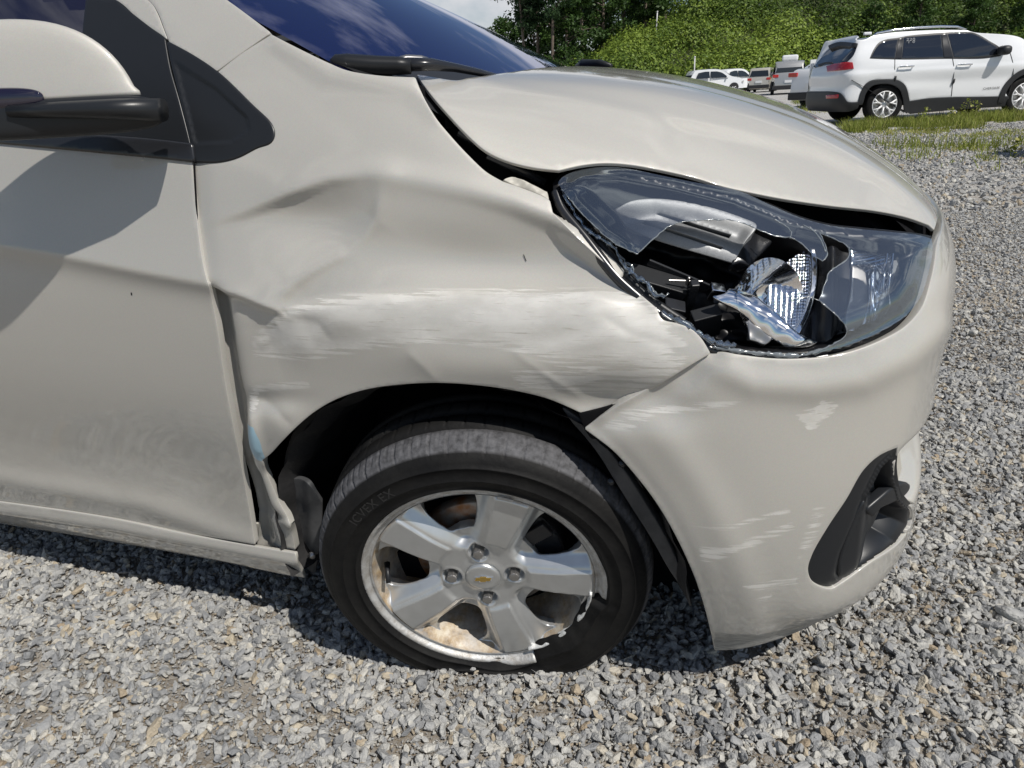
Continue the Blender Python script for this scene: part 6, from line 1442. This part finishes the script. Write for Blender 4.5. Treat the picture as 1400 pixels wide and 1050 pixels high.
c7 = far_car('parked_car', 'hatch', 1530, 8.2, YAW+R_(4), cs_, 'grey car just outside the right edge whose shadow falls on the gravel'); c7.location = (5.35, 8.75, GR)
# ================================================================== weeds and grass among the gravel
gr_m = leafmat('grass blades', (.13, .15, .025), (.25, .30, .05), (.50, .44, .18))
def grass(name, cents, dens, hmin, hmax, w=.006, lean=.35, red=0.):
    P_, H = [], []
    for (px, py, rx, ry, k) in cents:
        n = int(dens*k); c = at_plane(px, py, 2, GR)
        a = rs.rand(n)*6.283; r_ = rs.rand(n)**.6; q = np.stack([px+rx*r_*np.cos(a), py+ry*r_*np.sin(a)], 1)
        for x, y in q: p = at_plane(x, y, 2, GR); P_.append(p)
    P_ = np.array(P_); keep = (lownoise(P_, 3.1, 2.)*.5+lownoise(P_, 7.7, 5.)*.5) > .50; P_ = P_[keep]; n = len(P_)
    h = hmin+(hmax-hmin)*rs.rand(n)**1.8; d = rs.randn(n, 2)*lean*h[:, None]; a = rs.rand(n)*3.14; wv = np.stack([np.cos(a)*w, np.sin(a)*w, a*0], 1)
    top = P_+np.stack([d[:, 0], d[:, 1], h], 1); mid = P_+np.stack([d[:, 0]*.35, d[:, 1]*.35, h*.55], 1)
    V = np.stack([P_-wv, P_+wv, mid+wv*.8, mid-wv*.8, top], 1).reshape(-1, 3); b = np.arange(n)*5
    Fc = [(i, i+1, i+2, i+3) for i in b]+[(i+3, i+2, i+4) for i in b]
    t = np.clip(.35+.25*rs.randn(n)+red, 0, 1)
    o = mesh_obj(name, V, Fc, gr_m, None, False, dict(tint=np.repeat(t, 5))); o['kind'] = 'stuff'; return o
grass('roadside_grass', [(1190, 176, 40, 5, 3), (1160, 182, 20, 4, 1), (1240, 172, 60, 6, 5), (1300, 168, 60, 6, 5), (1360, 164, 60, 6, 5), (1420, 162, 40, 7, 3), (1275, 176, 70, 5, 3), (1250, 198, 60, 9, .6), (1350, 200, 70, 10, 1.0), (1290, 210, 90, 14, .4), (1110, 148, 22, 4, 1.2), (1092, 140, 12, 3, .8), (1340, 225, 60, 10, .10)], 900, .04, .22, .005)
grass('low_grass', [(1250, 182, 70, 5, 3), (1330, 182, 80, 6, 3), (1100, 152, 40, 4, 1.6), (1300, 205, 110, 18, 1.4)], 700, .015, .07, .006, .6, .30)
# a few taller weeds standing in front of the SUV
for k, (px, py, h, lb) in enumerate(((1318, 171, .42, 'tall leafy weed in front of the SUV sill, left of the pair'), (1332, 170, .38, 'yellow green weed in front of the SUV sill, right of the pair'), (1262, 172, .30, 'thin weed below the SUV rear door'), (1298, 170, .28, 'small weed below the SUV front door edge'), (1385, 215, .20, 'small weed on the gravel near the shadow at the right edge'))):
    p = at_plane(px, py, 2, GR); w_ = empty('weed_plant', p); meta(w_, lb, 'weed'); mb = MB(); mb.tube([(0, 0, 0), (.01, .01, h*.5), (.03, 0, h)], [.005, .004, .002], 5); mb.build('stem', gr_m, w_)
    C = np.array([[rs.randn()*.04*(1-t*.4)*h*4, rs.randn()*.04*h*4, h*t] for t in np.linspace(.25, 1.02, 34)]); leaf_mesh('leaves', C, .028, gr_m, w_)
